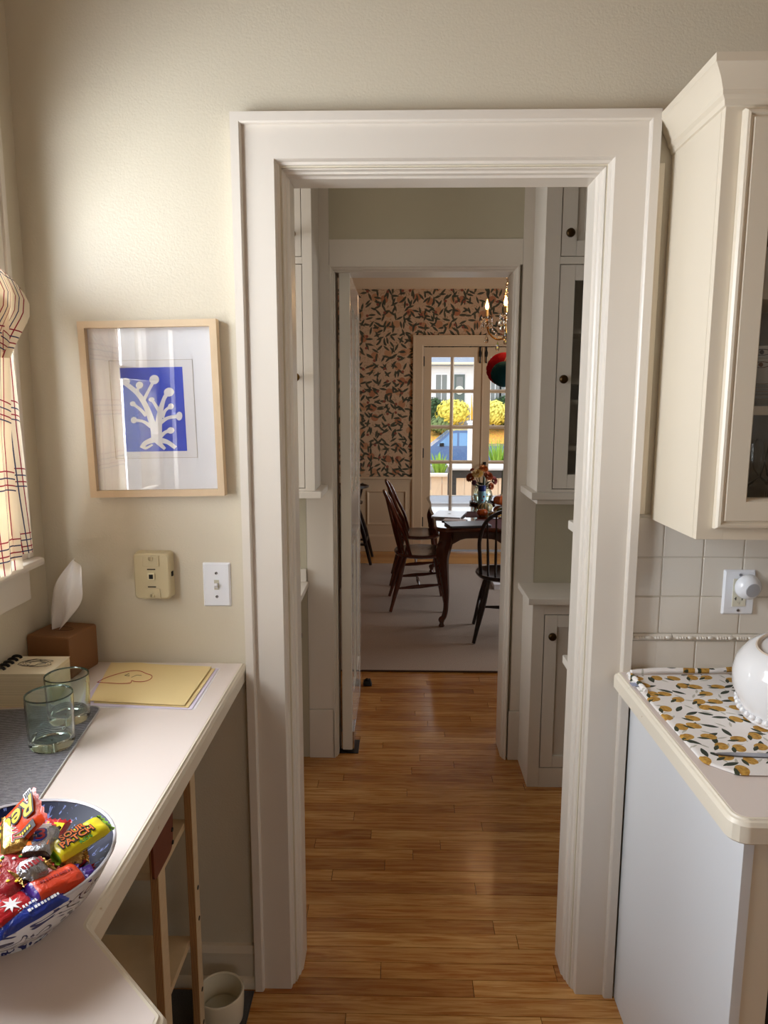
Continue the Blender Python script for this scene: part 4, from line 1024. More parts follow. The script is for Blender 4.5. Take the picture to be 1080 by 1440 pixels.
# --- placemat
def mat_stripe():
    t = NT('grey_striped_woven_mat'); o = t.sep(t.objc()); nn = t.noise(t.scl(t.objc(), (12, 90, 1)), 8, 3)
    f = t.ma('FRACT', t.ma('ADD', t.ma('MULTIPLY', o[1], 210), t.ma('MULTIPLY', nn, .6)))
    t.set(Base_Color=t.mix(t.ma('GREATER_THAN', f, .55), lin((70, 70, 78)), lin((158, 156, 160))), Roughness=.8); t.bump(f, .4, .0015); return t.m
pm = thing('placemat', 'dark grey striped woven placemat with rounded corners under the glasses', 'placemat', (-.742, -.50, CT_), .13)
P = rounded([(-.125, -.235), (.131, -.235), (.131, .235), (-.125, .235)], [.012, .012, .025, .012])
q_('mat', prism(nb(), P, 0, .0022), mat_stripe(), pm)
b = nb(); tube(b, [(x, y_, .0018) for x, y_ in P], .0018, 5, close=True); q_('binding', b, plain('mat_binding', (196, 194, 192), .8), pm)
# --- glasses
M_glass = glass_mat('greenish_hand_blown_glass', (236, 248, 244), .03, 1.42)
for k, (x, y_, lab, h_) in enumerate(((-.664, -.430, 'hand-blown clear tumbler standing nearer the candy bowl on the placemat', .101), (-.683, -.318, 'hand-blown clear tumbler standing nearer the papers on the placemat', .094))):
    g = thing('tumbler', lab, 'glass', (x, y_, CT_ + .0026), group='tumblers on the placemat')
    b = nb(); r_ = .0425
    lathe(b, [(.002, .0), (r_ * .88, .0), (r_ * .98, .008), (r_ * 1.0, .05), (r_ * 1.02, h_), (r_ * 1.0, h_ + .0015), (r_ * .95, h_), (r_ * .93, .05), (r_ * .88, .020), (r_ * .6, .014), (.002, .013)], (0, 0, 0), 36); q_('bowl', b, M_glass, g)
    b = nb(); lathe(b, [(r_ * 1.018, h_ + .001), (r_ * 1.0, h_ + .0032), (r_ * .965, h_ + .001)], (0, 0, 0), 36, ring=True); q_('rim', b, glass_mat('green_rim_glass', (150, 188, 178), .05, 1.42), g)

# --- step tower under the counter
tw = thing('step_stool', 'birch plywood step tower with leather strap under the counter', 'step stool', (-.6, -.31, .001))
xa, xb = -.488, -.470; y0_, y1_ = -.435, -.175
def upright(y0, y1, z1):
    b = nb(); box(b, xa, xb, y0, y1, .003, z1, .003)
    for f in b.faces: f.material_index = 1 if abs(f.normal.y) > .7 else 0
    return obj('upright', b, [M_ply, M_plyedge], tw)
upright(y0_, y0_ + .040, .80); upright(y1_ - .036, y1_, .80)
b = nb(); box(b, xa, xb, y0_, y1_, .8005, .858, .004); obj('top_rail', b, M_ply, tw)
b = nb(); box(b, xa, xb, y0_ + .04, y1_ - .036, .003, .09, .003); obj('bottom_rail', b, M_ply, tw)
for z in (.77, .44, .36, .17, .08): b = nb(); lathe(b, [(.0055, 0), (.005, .0012), (0.0, .0014)], (xb, y1_ - .014, z), 10, 'x'); obj('screw', b, M_blackm, tw)
obj('step', bx(-.80, xa - .0005, y0_ + .01, y1_ - .02, .30, .318, .002), M_ply, tw)
obj('step', bx(-.80, xa - .0005, y0_ + .05, y1_ - .02, .60, .618, .002), M_ply, tw)
b = nb(); box(b, -.818, -.8005, y0_, y0_ + .04, .003, .858, .003); box(b, -.818, -.8005, y1_ - .036, y1_, .003, .858, .003); obj('upright', b, M_ply, tw)
obj('handle_strap', prism(nb(), rounded([(-.470, .660), (-.360, .660), (-.345, .800), (-.470, .800)], [.012, .022, .004, .004]), -.4695, -.4645, 'x'), plain('tan_strap_leather', (112, 52, 30), .45), tw)
for z in (.700, .672): b = nb(); lathe(b, [(.005, 0), (.004, .002), (0, .0024)], (-.4645, -.362, z), 10, 'x'); obj('stud', b, M_blackm, tw)
# --- pet bowl on mat
fm = thing('floor_mat', 'dark grey woven floor mat under the counter', 'mat', (-.62, -.3, 0))
t = NT('dark_woven_mat'); nn = t.noise(t.scl(t.pos(), (220, 900, 1)), 1, 2); t.set(Base_Color=t.mix(nn, lin((34, 34, 36)), lin((104, 100, 98))), Roughness=.9); t.bump(nn, .5, .002)
obj('weave', bx(-.86, -.384, -.70, -.012, .0006, .004, .001), t.m, fm)
b = nb(); tube(b, [(-.386, -.70, .003), (-.386, -.014, .003)], .002, 6); obj('hem', b, plain('mat_hem', (60, 58, 58), .9), fm)
pb = thing('pet_bowl', 'cream ceramic pet bowl on the dark mat under the counter', 'pet bowl', (-.452, -.100, .0048))
M_cer = plain('cream_glaze', (226, 216, 192), .2)
b = nb(); lathe(b, [(.002, 0), (.052, 0), (.056, .004), (.059, .040), (.0605, .078), (.058, .082), (.054, .080), (.051, .050), (.046, .022), (.030, .014), (.002, .013)], (0, 0, 0), 34); q_('bowl', b, M_cer, pb)
b = nb(); lathe(b, [(.0475, .030), (.002, .0302)], (0, 0, 0), 30); q_('water', b, glass_mat('water', (240, 246, 246), 0, 1.33), pb)

# ================================================================== right worktop things
def lemon_mat():
    t = NT('lemon_print_cotton'); p = t.sep(t.pos()); v = t.comb(p[0], p[1], 0)
    c = t.mix(t.noise(t.pos(), 20, 3), lin((236, 230, 226)), lin((248, 244, 242)))
    k, kc, _, _ = t.blobs(v, 34, .42, .09, .5, .8, True, (4.3, 2.2, 0)); c = t.mix(k, c, lin((196, 192, 182)))
    k, kc, _, _ = t.blobs(v, 25, .44, .14, .62, .8, True, (1.3, 8.2, 0)); c = t.mix(k, c, lin((52, 60, 46)))
    f, fc, fx, fy = t.blobs(v, 23.5, .36, .285, .80, .55, False)
    lem = t.ramp(t.noise(t.pos(), 130, 3), [(.35, lin((170, 122, 48))), (.6, lin((206, 160, 72)))])
    c = t.mix(f, c, lem)
    k, kc, _, _ = t.blobs(v, 23.5, .30, .10, .72, .55, True, (.30, .16, 0)); c = t.mix(k, c, lin((58, 64, 42)))
    pu = t.ramp(t.noise(v, 5, 2, .5, .3), [(.70, (0, 0, 0, 1)), (.76, (1, 1, 1, 1))]); c = t.mix(t.ma('MULTIPLY', pu, .4), c, lin((190, 170, 220)))
    t.set(Base_Color=c, Roughness=.85); t.bump(t.noise(t.pos(), 60, 3), .3, .003); return t.m
M_lemon = lemon_mat()
lm = thing('drying_mat', 'white dish drying mat printed with yellow lemons on the worktop', 'mat', (.85, -.28, CT_))
P = rounded([(.547, -.052), (.556, -.470), (.600, -.512), (1.10, -.520), (1.10, -.030)], [.02, .02, .02, .02, .02])
b = nb(); loops(b, [[(x, y_, z) for x, y_ in offset_poly(P, d)] for d, z in ((.003, CT_ + .0004), (0, CT_ + .003), (.003, CT_ + .006), (.008, CT_ + .0055), (.012, CT_ + .0068))]); obj('pad', b, M_lemon, lm, sharp=1.2)
b = nb(); tube(b, smooth_path([(.560, -.052, CT_ + .011), (.64, -.040, CT_ + .013), (.76, -.034, CT_ + .010), (.86, -.026, CT_ + .014), (1.08, -.028, CT_ + .010)], 6), .0065, 8); obj('rolled_edge', b, M_lemon, lm)
b = nb(); tube(b, smooth_path([(.552, -.060, CT_ + .010), (.556, -.10, CT_ + .012), (.560, -.16, CT_ + .008)], 6), .006, 8); obj('rolled_edge', b, M_lemon, lm)
obj('care_label', bx(.538, .556, -.128, -.108, CT_ + .0076, CT_ + .0082), plain('blue_grey_label', (168, 176, 204), .7), lm)
# upside-down pot
pt_ = thing('ceramic_bowl', 'white ceramic bowl with beaded rim turned upside down to dry', 'bowl', (.824, -.288, CT_ + .0335), rot=(.10, -.22, 0))
M_pot = plain('white_glaze', (240, 239, 240), .12, coat=.5)
b = nb(); lathe(b, [(.103, .0), (.112, .004), (.113, .012), (.108, .018), (.112, .035), (.117, .060), (.114, .088), (.104, .112), (.088, .130), (.072, .139), (.064, .141), (.061, .138), (.058, .137), (.0, .138)], (0, 0, 0), 48); q_('body', b, M_pot, pt_)
b = nb()
for k in range(44): a = 2 * PI * k / 44; sph(b, (.1115 * math.cos(a), .1115 * math.sin(a), .0165), (.0062, .0062, .0066), 8, 6)
q_('beading', b, M_pot, pt_)
b = nb(); lathe(b, [(.062, .1385), (.0655, .1415), (.062, .143), (.0585, .1405)], (0, 0, 0), 40, ring=True); q_('foot_ring', b, plain('unglazed_foot', (214, 198, 180), .6), pt_)
b = nb(); tube(b, smooth_path([(-.028, -.012, .1387), (-.022, .008, .1387), (-.014, -.006, .1387), (-.004, .010, .1387), (.004, -.008, .1387), (.012, .006, .1387), (.020, -.004, .1387)], 4), .0014, 5); q_('stamp', b, plain('glaze_mark', (226, 222, 224), .3), pt_)
kn = thing('knife', 'steel table knife lying on the lemon drying mat', 'knife', (.70, -.452, CT_ + .0074), -.05)
b = nb(); loops(b, [[(x, y_ * s, z) for y_, z in ((-.0085, .0010), (0, .0002), (.0085, .0006), (.0085, .0016), (-.006, .0022))] for x, s in ((-.112, .18), (-.104, .55), (-.08, .9), (.02, 1.0), (.06, .8))]); q_('blade', b, plain('dull_steel', (150, 150, 156), .28, 1), kn)
b = nb(); tube(b, [(.06, 0, .0035), (.09, 0, .004), (.15, 0, .0045), (.17, 0, .004)], [.005, .007, .0085, .006], 8, .6); q_('handle', b, plain('dull_steel', (150, 150, 156), .28, 1), kn)

# --- things in the wall cabinet
M_por = plain('white_porcelain', (232, 228, 220), .18)
zb = 1.5622
for k in range(5):
    p = thing('plate', ('lowest white porcelain plate of the stack behind the cabinet glass', 'second white porcelain plate up from the cabinet shelf', 'middle white porcelain plate of the stack behind the cabinet glass', 'white porcelain plate just below the top one of the stack', 'topmost white porcelain plate, under the eye bowls')[k], 'plate', (.815, -.105, zb + k * .0078), group='plates stacked in the wall cabinet')
    b = nb(); lathe(b, [(.002, 0), (.055, 0), (.058, .003), (.085, .010), (.099, .0128), (.1, .0138), (.095, .0140), (.060, .0060), (.002, .0052)], (0, 0, 0), 32); q_('plate', b, M_por, p)
    b = nb(); lathe(b, [(.0985, .0132), (.1005, .0142), (.0985, .0150)], (0, 0, 0), 32, ring=True); q_('rim', b, plain('rim_line', (150, 120, 84), .3), p)
for k, (ck, nm) in enumerate((((120, 66, 40), 'brown'), ((30, 30, 36), 'black'))):
    zq = zb + .0370 + k * .025
    p = thing('patterned_bowl', f'white bowl painted with a {nm} eye, stacked on the plates', 'bowl', (.790, -.120, zq), group='eye bowls in the wall cabinet')
    b = nb(); lathe(b, [(.002, 0), (.04, 0), (.045, .004), (.075, .035), (.087, .058), (.085, .060), (.072, .036), (.042, .010), (.002, .008)], (0, 0, 0), 32); q_('bowl', b, M_por, p)
    for j in range(6):
        a = 4.10 + j * 1.05 ; rr = .0795
        e = thing_part = None
        b = nb()
        def onb(u, v): # u along the rim, v upwards
            zz = .047 + v; r2 = .075 + (zz - .035) / .023 * .012; aa = a + u / .08; return (r2 * 1.012 * math.cos(aa), r2 * 1.012 * math.sin(aa), zz)
        tube(b, [onb(.016 * math.cos(q), .0058 * math.sin(q)) for q in [2 * PI * i / 16 for i in range(16)]], .0008, 4, close=True); e = q_('eye_outline', b, plain(nm + '_glaze_line', ck, .3), p)
        b = nb(); ring = [onb(.0042 * math.cos(q), .0046 * math.sin(q)) for q in [2 * PI * i / 10 for i in range(10)]]; b.faces.new([b.verts.new(Vector(v) * 1.004) for v in ring]); q_('eye_pupil', b, plain(nm + '_glaze', ck, .3), e)
M_cg = glass_mat('wine_glass', (250, 250, 250), .0, 1.45)
for k, (x, y_) in enumerate(((.745, -.155), (.825, -.15), (.76, -.07), (.84, -.065))):
    g = thing('wine_glass', 'clear stemmed wine glass standing on the cabinet floor', 'glass', (x, y_, 1.3085), group='wine glasses in the wall cabinet')
    b = nb(); lathe(b, [(.002, 0), (.032, 0), (.033, .002), (.008, .006), (.004, .02), (.004, .075), (.012, .085), (.030, .105), (.036, .135), (.030, .180), (.0285, .180), (.0345, .135), (.028, .107), (.010, .089), (.002, .087)], (0, 0, 0), 24); q_('glass', b, M_cg, g)
for k, x in enumerate((.76, .86)):
    g = thing('serving_dish', ('white serving dish on the top shelf, next to the cabinet side', 'white serving dish on the top shelf, beyond the first dish')[k], 'dish', (x, -.12, 1.7915), group='dishes on the top cabinet shelf')
    b = nb(); lathe(b, [(.002, 0), (.035, 0), (.04, .004), (.05, .05), (.052, .09), (.050, .09), (.046, .05), (.036, .008), (.002, .006)], (0, 0, 0), 26); q_('dish', b, M_por, g)
# ================================================================== CANDY BOWL
BX, BY, BZ = -.488, -.893, CT_
BR, BH = .128, .092
def bowl_mat(inside):
    t = NT('blue_pattern_' + ('inside' if inside else 'outside')); o = t.objc(); s = t.sep(o)
    ang = t.ma('ARCTAN2', s[1], s[0]); v = t.comb(t.ma('MULTIPLY', ang, .5), t.ma('MULTIPLY', s[2], 6), 0)
    if inside:
        n1 = t.noise(t.scl(v, (14, 10, 1)), 1.6, 3, .6, .8); mk = t.ramp(n1, [(.60, (0, 0, 0, 1)), (.64, (1, 1, 1, 1))])
        c = t.mix(mk, lin((8, 10, 42)), lin((110, 124, 178)))
    else:
        n1 = t.noise(t.scl(v, (3.2, 4.2, 1)), 1.7, 1, .4, 1.2); w_ = t.ma('ABSOLUTE', t.ma('SINE', t.ma('MULTIPLY', n1, 17)))
        mk = t.ramp(w_, [(.42, (1, 1, 1, 1)), (.58, (0, 0, 0, 1))])
        c = t.mix(mk, lin((226, 224, 226)), lin((46, 52, 104)))
        band = t.ma('GREATER_THAN', s[2], BH - .014); c = t.mix(band, c, lin((228, 226, 228)))
    t.set(Base_Color=c, Roughness=.4 if inside else .14, Specular_IOR_Level=.12 if inside else .5); return t.m
cb = thing('candy_bowl', 'blue and white patterned porcelain bowl heaped with candy', 'bowl', (BX, BY, BZ))
b = nb(); lathe(b, [(.002, .003), (.050, .003), (.052, .0), (.058, .0), (.060, .008), (.080, .022), (.104, .046), (.120, .074), (BR, BH)], (0, 0, 0), 48, open=True); q_('outer_wall', b, bowl_mat(False), cb)
b = nb(); lathe(b, [(BR - .003, BH - .0005), (.116, .072), (.100, .046), (.076, .025), (.05, .014), (.002, .012)], (0, 0, 0), 48, open=True); q_('inner_wall', b, bowl_mat(True), cb)
b = nb(); lathe(b, [(BR + .0003, BH - .002), (BR + .0004, BH + .001), (BR - .0015, BH + .002), (BR - .004, BH), (BR - .0035, BH - .002)], (0, 0, 0), 48, ring=True); q_('rim', b, plain('rim_glaze', (206, 204, 210), .15), cb)

def foil(name, col, rough=.22, metal=0.0, wr=.5):
    t = NT(name); n1 = t.noise(t.objc(), 95, 4, .6, .8); t.set(Base_Color=lin(col), Roughness=rough, Metallic=metal, Coat_Weight=.35 if not metal else 0); t.bump(n1, wr, .004); return t.m
def candy(name, label, p1, p2, z1, z2, W, T, mats, end=.16, lean=0.0, crimp=True, twist=False, group='wrapped candies in the bowl'):
    """a wrapped candy lying between two points of the heap; mats = (body, ends)"""
    A, B_ = at(p1[0], p1[1], z=z1), at(p2[0], p2[1], z=z2)
    ex = (B_ - A); L = ex.length; ex.normalize(); up_ = Vector((0, 0, 1)) * math.cos(lean) + ((CAM - A).normalized()) * math.sin(lean)
    ez = (up_ - ex * up_.dot(ex)).normalized(); ey = ez.cross(ex)
    M = Matrix((ex, ey, ez)).transposed().to_4x4(); M.translation = (A + B_) / 2
    o = thing(name, label, 'candy', group=group); o.matrix_basis = M
    nx, ny = 26, 10; b = nb(); rd = random.Random(name + label)
    for sgn in (1, -1):
        V = []
        for i in range(nx + 1):
            u = i / nx * 2 - 1; col = []
            for j in range(ny + 1):
                v = j / ny * 2 - 1
                if twist:
                    wq = .34 + .66 * max(0, 1 - (abs(u) / .72) ** 6) if abs(u) < .72 else .30 + .75 * (abs(u) - .72) / .28
                    h = T / 2 * max(0, 1 - (abs(u) / .74) ** 4) * max(0, 1 - abs(v) ** 2.6) ** .5 + .0012 * math.sin(v * 9 + u * 4) * (abs(u) > .6)
                else:
                    wq = 1 - .06 * math.exp(-((abs(u) - (1 - end)) / .05) ** 2)
                    h = T / 2 * max(0, 1 - (abs(u) / (1 - end * .55)) ** 7) ** .6 * max(0, 1 - abs(v) ** 3) ** .5
                x = u * L / 2
                if crimp and i in (0, nx): x += (.0022 if j % 2 else -.0008) * (1 if u > 0 else -1)
                z = sgn * h + (.0010 * math.sin(x * 900) if abs(u) > 1 - end * .6 and not twist else 0) + .0012 * noise.noise(Vector((x * 60, v * 2.5, rd.random() * 0 + L * 100)))
                col.append(b.verts.new((x, v * W / 2 * wq, z)))
            V.append(col)
        for i in range(nx):
            for j in range(ny):
                f = b.faces.new((V[i][j], V[i + 1][j], V[i + 1][j + 1], V[i][j + 1])); f.material_index = 1 if abs((i + .5) / nx * 2 - 1) > 1 - end else 0
    q_('wrapper', b, list(mats), o).data.polygons.foreach_set('use_smooth', [True] * (nx * ny * 2))
    o['_L'] = L; return o
def print_on(o, s, size, mat, x, y_, T, rz=0, shear=0, bold=0, name='lettering'):
    return text(name, s, size, mat, o, flatM((x, y_, T / 2 + .0006), rz=rz), .0004, shear=shear, bold=bold)
def marks(o, x, y_, L, h, T, mat, n, seed=1):
    """print too small to read in the photograph: a row of short strokes"""
    rm = random.Random(seed); b = nb(); w_ = L / n
    for k in range(n):
        xa = x - L / 2 + k * w_; hh = h * rm.uniform(.6, 1); box(b, xa, xa + w_ * rm.uniform(.45, .8), y_ - hh / 2, y_ + hh / 2, T / 2 + .0002, T / 2 + .0010)
    q = q_('fine_print', b, mat, o); q['kind'] = 'stuff'; return q
def patch(o, x0, x1, y0, y1, T, mat, name='printed_panel', dz=.0002):
    return q_(name, bx(x0, x1, y0, y1, T / 2 - .0004 + dz, T / 2 + dz), mat, o)
C_or, C_or2 = foil('orange_wrapper', (240, 74, 24), .25, wr=.15), foil('orange_wrapper_end', (214, 58, 20), .3)
C_brown = plain('dark_brown_print', (40, 20, 12), .4); C_yel = plain('yellow_print', (250, 214, 40), .35)
C_gold, C_silver = foil('gold_foil', (186, 146, 80), .26, .85), foil('silver_foil', (164, 164, 170), .26, .85)
C_red, C_dred = foil('red_wrapper', (186, 22, 34), .25), foil('dark_red_wrapper', (150, 16, 30), .28)
C_lime, C_lem = foil('lime_wrapper_end', (134, 190, 36), .25), foil('yellow_wrapper', (236, 220, 36), .25, wr=.25)
C_pur, C_blue = foil('purple_wrapper', (74, 40, 140), .25), foil('blue_wrapper', (26, 52, 146), .22)
C_choc = foil('chocolate_brown_wrapper', (52, 26, 20), .25)
C_wht = plain('white_print', (240, 238, 240), .4); C_redp = plain('red_print', (196, 28, 44), .4); C_blk = plain('black_print', (24, 22, 20), .4); C_blup = plain('blue_print', (40, 70, 170), .4); C_org = plain('orange_print', (238, 120, 40), .4); C_grn = plain('green_print', (60, 150, 50), .4)
# heap underneath so that the upper candies rest on others
RB = random.Random(3)
low = [(C_choc, C_gold, 'brown and gold'), (C_red, C_red, 'plain red'), (C_pur, C_silver, 'purple and silver'), (C_dred, C_dred, 'dark red'), (C_gold, C_gold, 'plain gold foil'), (C_blue, C_silver, 'blue and silver'), (C_choc, C_choc, 'plain brown')]
def lay(name, label, c_, rz, L, W, T, mats, tilt=0., **k):
    """same candy given by its centre"""
    d = Vector((math.cos(rz), math.sin(rz), tilt)); A, B_ = Vector(c_) - d * L / 2, Vector(c_) + d * L / 2
    global at; keep = at; it = iter((A, B_)); at = lambda *a, **kk: next(it)
    try: return candy(name, label, (0, 0), (0, 0), 0, 0, W, T, mats, **k)
    finally: at = keep
for k, (m1, m2, w_) in enumerate(low):
    a = 2 * PI * k / 7 + .3; r_ = .045 if k < 6 else 0
    lay('wrapped_candy', w_ + ' wrapped candy deep in the heap of the bowl', (BX + r_ * math.cos(a), BY + r_ * math.sin(a), BZ + .040 + .004 * (k % 3)), a + 1.1, .075, .030, .016, (m1, m2), tilt=.1 * math.sin(k * 2))
for k in range(8):
    a = 2 * PI * k / 8 + .1; r_ = .060
    m1, m2, w_ = low[(k * 3 + 1) % 7] if k < 7 else (C_or2, C_gold, 'orange and gold')
    lay('wrapped_candy', w_ + ' wrapped candy half buried near the rim of the bowl', (BX + r_ * math.cos(a), BY + r_ * math.sin(a), BZ + .066 + .003 * (k % 2)), a + .9, .075, .032, .018, (m1, m2), tilt=.12 * math.cos(k))
# the candies that show
o = candy('candy_bar', 'large flat orange candy pack with yellow lettering leaning out of the bowl', (-14, 1205), (57, 1128), 1.010, 1.070, .058, .015, (C_or, C_or2), end=.10, lean=.45)
print_on(o, "Reese's", .033, C_blk, -.006, .004, .0162, rz=PI, bold=.0022, shear=.3, name='lettering_outline'); print_on(o, "Reese's", .033, C_yel, -.006, .004, .0172, rz=PI, bold=.0004, shear=.3)
patch(o, -.040, .030, -.0285, -.0165, .0135, C_brown); marks(o, -.004, -.0225, .060, .005, .0140, C_yel, 16)
patch(o, .030, .042, .014, .025, .0145, C_wht)
for k in range(4): q_('printed_mark', bx(.0315 + k * .0026, .0333 + k * .0026, .016, .023, .0072, .0080), C_blk, o)
o = candy('candy_bar', 'small gold foil candy with red lettering lying on the heap', (22, 1205), (22, 1146), 1.030, 1.044, .033, .020, (C_gold, C_gold), end=.20, lean=.35)
print_on(o, 'TWIX', .0165, C_wht, 0, -.003, .0190, bold=.0010, name='lettering_outline'); print_on(o, 'TWIX', .0165, C_redp, 0, -.003, .0200)
o = candy('candy_bar', 'silver and brown wrapped candy with a big red numeral', (47, 1210), (66, 1163), 1.028, 1.030, .036, .020, (C_silver, C_choc), end=.22, lean=.3)
print_on(o, '3', .030, C_blup, .002, 0, .0192, rz=-PI / 2 + .2, bold=.0022, name='lettering_outline'); print_on(o, '3', .030, C_redp, .002, 0, .0202, rz=-PI / 2 + .2); marks(o, .022, 0, .010, .018, .0175, C_wht, 3)
patch(o, -.016, -.008, -.012, .012, .0180, C_org)
o = candy('candy_packet', 'red and yellow candy packet tucked against the rim of the bowl', (63, 1186), (84, 1153), 1.008, 1.014, .034, .012, (C_red, C_red), end=.18, lean=.3)
patch(o, -.018, .010, -.012, .010, .0118, C_yel); marks(o, -.004, 0, .022, .006, .0122, C_redp, 6)
o = candy('candy_packet', 'yellow and lime-green sour candy packet jutting over the rim of the bowl', (70, 1206), (150, 1156), 1.020, 1.028, .036, .017, (C_lem, C_lime), end=.15, lean=.3)
print_on(o, 'SOUR', .0125, C_blk, -.004, .0085, .0160, bold=.0014, name='lettering_outline'); print_on(o, 'SOUR', .0125, C_org, -.004, .0085, .0170, bold=.0002)
print_on(o, 'PATCH', .0135, C_blk, -.004, -.003, .0172, bold=.0014, name='lettering_outline'); print_on(o, 'PATCH', .0135, C_org, -.004, -.003, .0182, bold=.0002)
print_on(o, 'KIDS', .008, C_grn, .002, -.0125, .0150)
o = candy('wrapped_candy', 'gold foil twist candy lying between the sour packet and the orange bar', (76, 1214), (124, 1201), 1.012, 1.012, .026, .014, (C_gold, C_gold), end=.3, twist=True, lean=.3, crimp=False)
o = candy('wrapped_candy', 'silver foil twist candy with dark red letters in the middle of the heap', (22, 1236), (68, 1212), 1.028, 1.026, .034, .020, (C_silver, C_gold), end=.24, twist=True, lean=.3, crimp=False)
marks(o, 0, 0, .026, .010, .0192, C_dred, 6)
o = candy('candy_packet', 'wide red candy packet with bright speckles on the heap', (-20, 1262), (34, 1204), 1.022, 1.026, .056, .014, (C_dred, C_red), end=.12, lean=.3)
for k in range(16): b = nb(); lathe(b, [(.0022, 0), (.0018, .0007), (0, .0009)], (RB.uniform(-.030, .036), RB.uniform(-.022, .022), .0070), 7); q_('printed_dot', b, (C_yel, C_org, C_grn, C_wht)[k % 4], o)
o = candy('candy_bar', 'orange wrapped candy bar with purple ends lying across the heap', (38, 1262), (118, 1226), 1.016, 1.008, .036, .021, (C_or2, C_pur), end=.20, lean=.3)
marks(o, 0, .002, .040, .004, .0206, C_dred, 12)
o = candy('candy_bar', 'dark blue candy bar with fine white lettering along the bowl rim', (-12, 1312), (88, 1254), 1.006, 1.010, .030, .012, (C_blue, C_blue), end=.12, lean=.45)
marks(o, .006, .004, .055, .004, .0122, C_wht, 16); marks(o, .016, -.004, .036, .004, .0120, C_wht, 10, 2)
o = candy('candy_packet', 'red candy packet with a white burst lying beside the blue bar', (-16, 1296), (44, 1262), 1.014, 1.012, .032, .012, (C_red, C_red), end=.14, lean=.35)
b = nb(); pts = [((.011 if k % 2 else .0045) * math.cos(PI * k / 8), (.011 if k % 2 else .0045) * math.sin(PI * k / 8)) for k in range(16)]; prism(b, pts, .0058, .0066); q_('printed_burst', b, C_wht, o)
o = candy('wrapped_candy', 'small purple wrapped candy showing under the rim beside the orange bar', (104, 1236), (134, 1222), .998, 1.000, .020, .012, (C_pur, C_red), end=.2, lean=.3)

# ================================================================== ON THE DINING TABLE
TT = TZ + .0006
def tb_at(u, v): p = at(u, v, z=TT); return p.x, p.y
M_alu = plain('silver_aluminium', (206, 206, 210), .3, .8)
def laptop(name, label, c_, rz, w_, d_, mat, logo=True):
    o = thing(name, label, 'laptop', (c_[0], c_[1], TT), rz)
    P = rounded([(-w_ / 2, -d_ / 2), (w_ / 2, -d_ / 2), (w_ / 2, d_ / 2), (-w_ / 2, d_ / 2)], [.012] * 4)
    q_('base', prism(nb(), P, 0.002, .009), mat, o); q_('lid', prism(nb(), P, .0098, .0155), mat, o)
    for x in (-1, 1):
        for y_ in (-1, 1): b = nb(); lathe(b, [(.006, 0), (.006, .002)], (x * (w_ / 2 - .02), y_ * (d_ / 2 - .02), 0), 10); q_('foot', b, M_blackm, o)
    if logo: b = nb(); lathe(b, [(.014, .0155), (.014, .0158), (0, .0158)], (0, 0, 0), 14, sx=.85); q_('logo', b, plain('mirror_logo', (90, 90, 96), .1, 1), o)
    return o
laptop('laptop', 'closed silver laptop on the placemat at the table edge', (.378, 3.60), PI / 2 - .25, .31, .22, M_alu)
laptop('laptop', 'closed dark grey laptop lying askew by the black-brown chair', (.475, 3.175), .18, .29, .20, plain('dark_grey_laptop', (96, 96, 102), .35, .6), False)
M_pmat = plain('plum_woven_placemat', (104, 66, 70), .9, bump=(300, .6, .002))
for lab, x, y_, rz in (('plum woven table mat under the silver laptop', .47, 3.60, 0.02),):
    o = thing('table_mat', lab, 'placemat', (x, y_, TZ + .0001), rz); P = rounded([(-.2, -.16), (.2, -.16), (.2, .16), (-.2, .16)], [.01] * 4)
o['label'] = 'plum woven table mat beside the gourds'
o.location = (.66, 3.30, TZ + .0002); q_('weave', prism(nb(), rounded([(-.10, -.22), (.42, -.22), (.42, .16), (-.10, .16)], [.01] * 4), 0, .0004), M_pmat, o)
o = thing('table_mat', 'plum woven table mat behind the silver laptop', 'placemat', (.55, 3.66, TZ + .0002)); q_('weave', prism(nb(), rounded([(-.055, -.13), (.05, -.13), (.05, .17), (-.055, .17)], [.01] * 4), 0, .0004), M_pmat, o)
nbk = thing('notebook', 'thin dark notebook with a pen between the two laptops', 'notebook', (.40, 3.365, TT), -.25)
q_('cover', bx(-.085, .085, -.055, .055, 0, .006, .001), plain('black_cover', (30, 28, 32), .5), nbk); q_('pages', bx(-.080, .080, -.050, .050, .0062, .0085), M_paperw, nbk)
# vase and dahlias
VX, VY = .700, 4.25
tray = thing('tray', 'round wooden coaster tray under the flower vase', 'tray', (VX, VY, TT)); b = nb(); lathe(b, [(.002, 0), (.10, 0), (.108, .004), (.108, .018), (.102, .018), (.100, .008), (.002, .007)], (0, 0, 0), 28); q_('tray', b, M_maho, tray)
b = nb(); lathe(b, [(.1085, .014), (.1105, .017), (.1085, .020)], (0, 0, 0), 28, ring=True); q_('rim', b, M_maho, tray)
vs = thing('vase', 'round clear glass vase holding the dahlias', 'vase', (VX, VY, TT + .0082)); b = nb()
lathe(b, [(.002, 0), (.05, 0), (.075, .02), (.086, .06), (.076, .10), (.058, .125), (.062, .14), (.059, .14), (.054, .125), (.071, .098), (.081, .06), (.070, .023), (.048, .006), (.002, .006)], (0, 0, 0), 28); q_('glass', b, M_glass, vs)
b = nb(); lathe(b, [(.002, .0075), (.046, .0075), (.066, .024), (.076, .06), (.074, .072), (.002, .072)], (0, 0, 0), 24); q_('water', b, glass_mat('vase_water', (232, 240, 232), 0, 1.33), vs)
M_stem = plain('leaf_green', (58, 74, 40), .6)
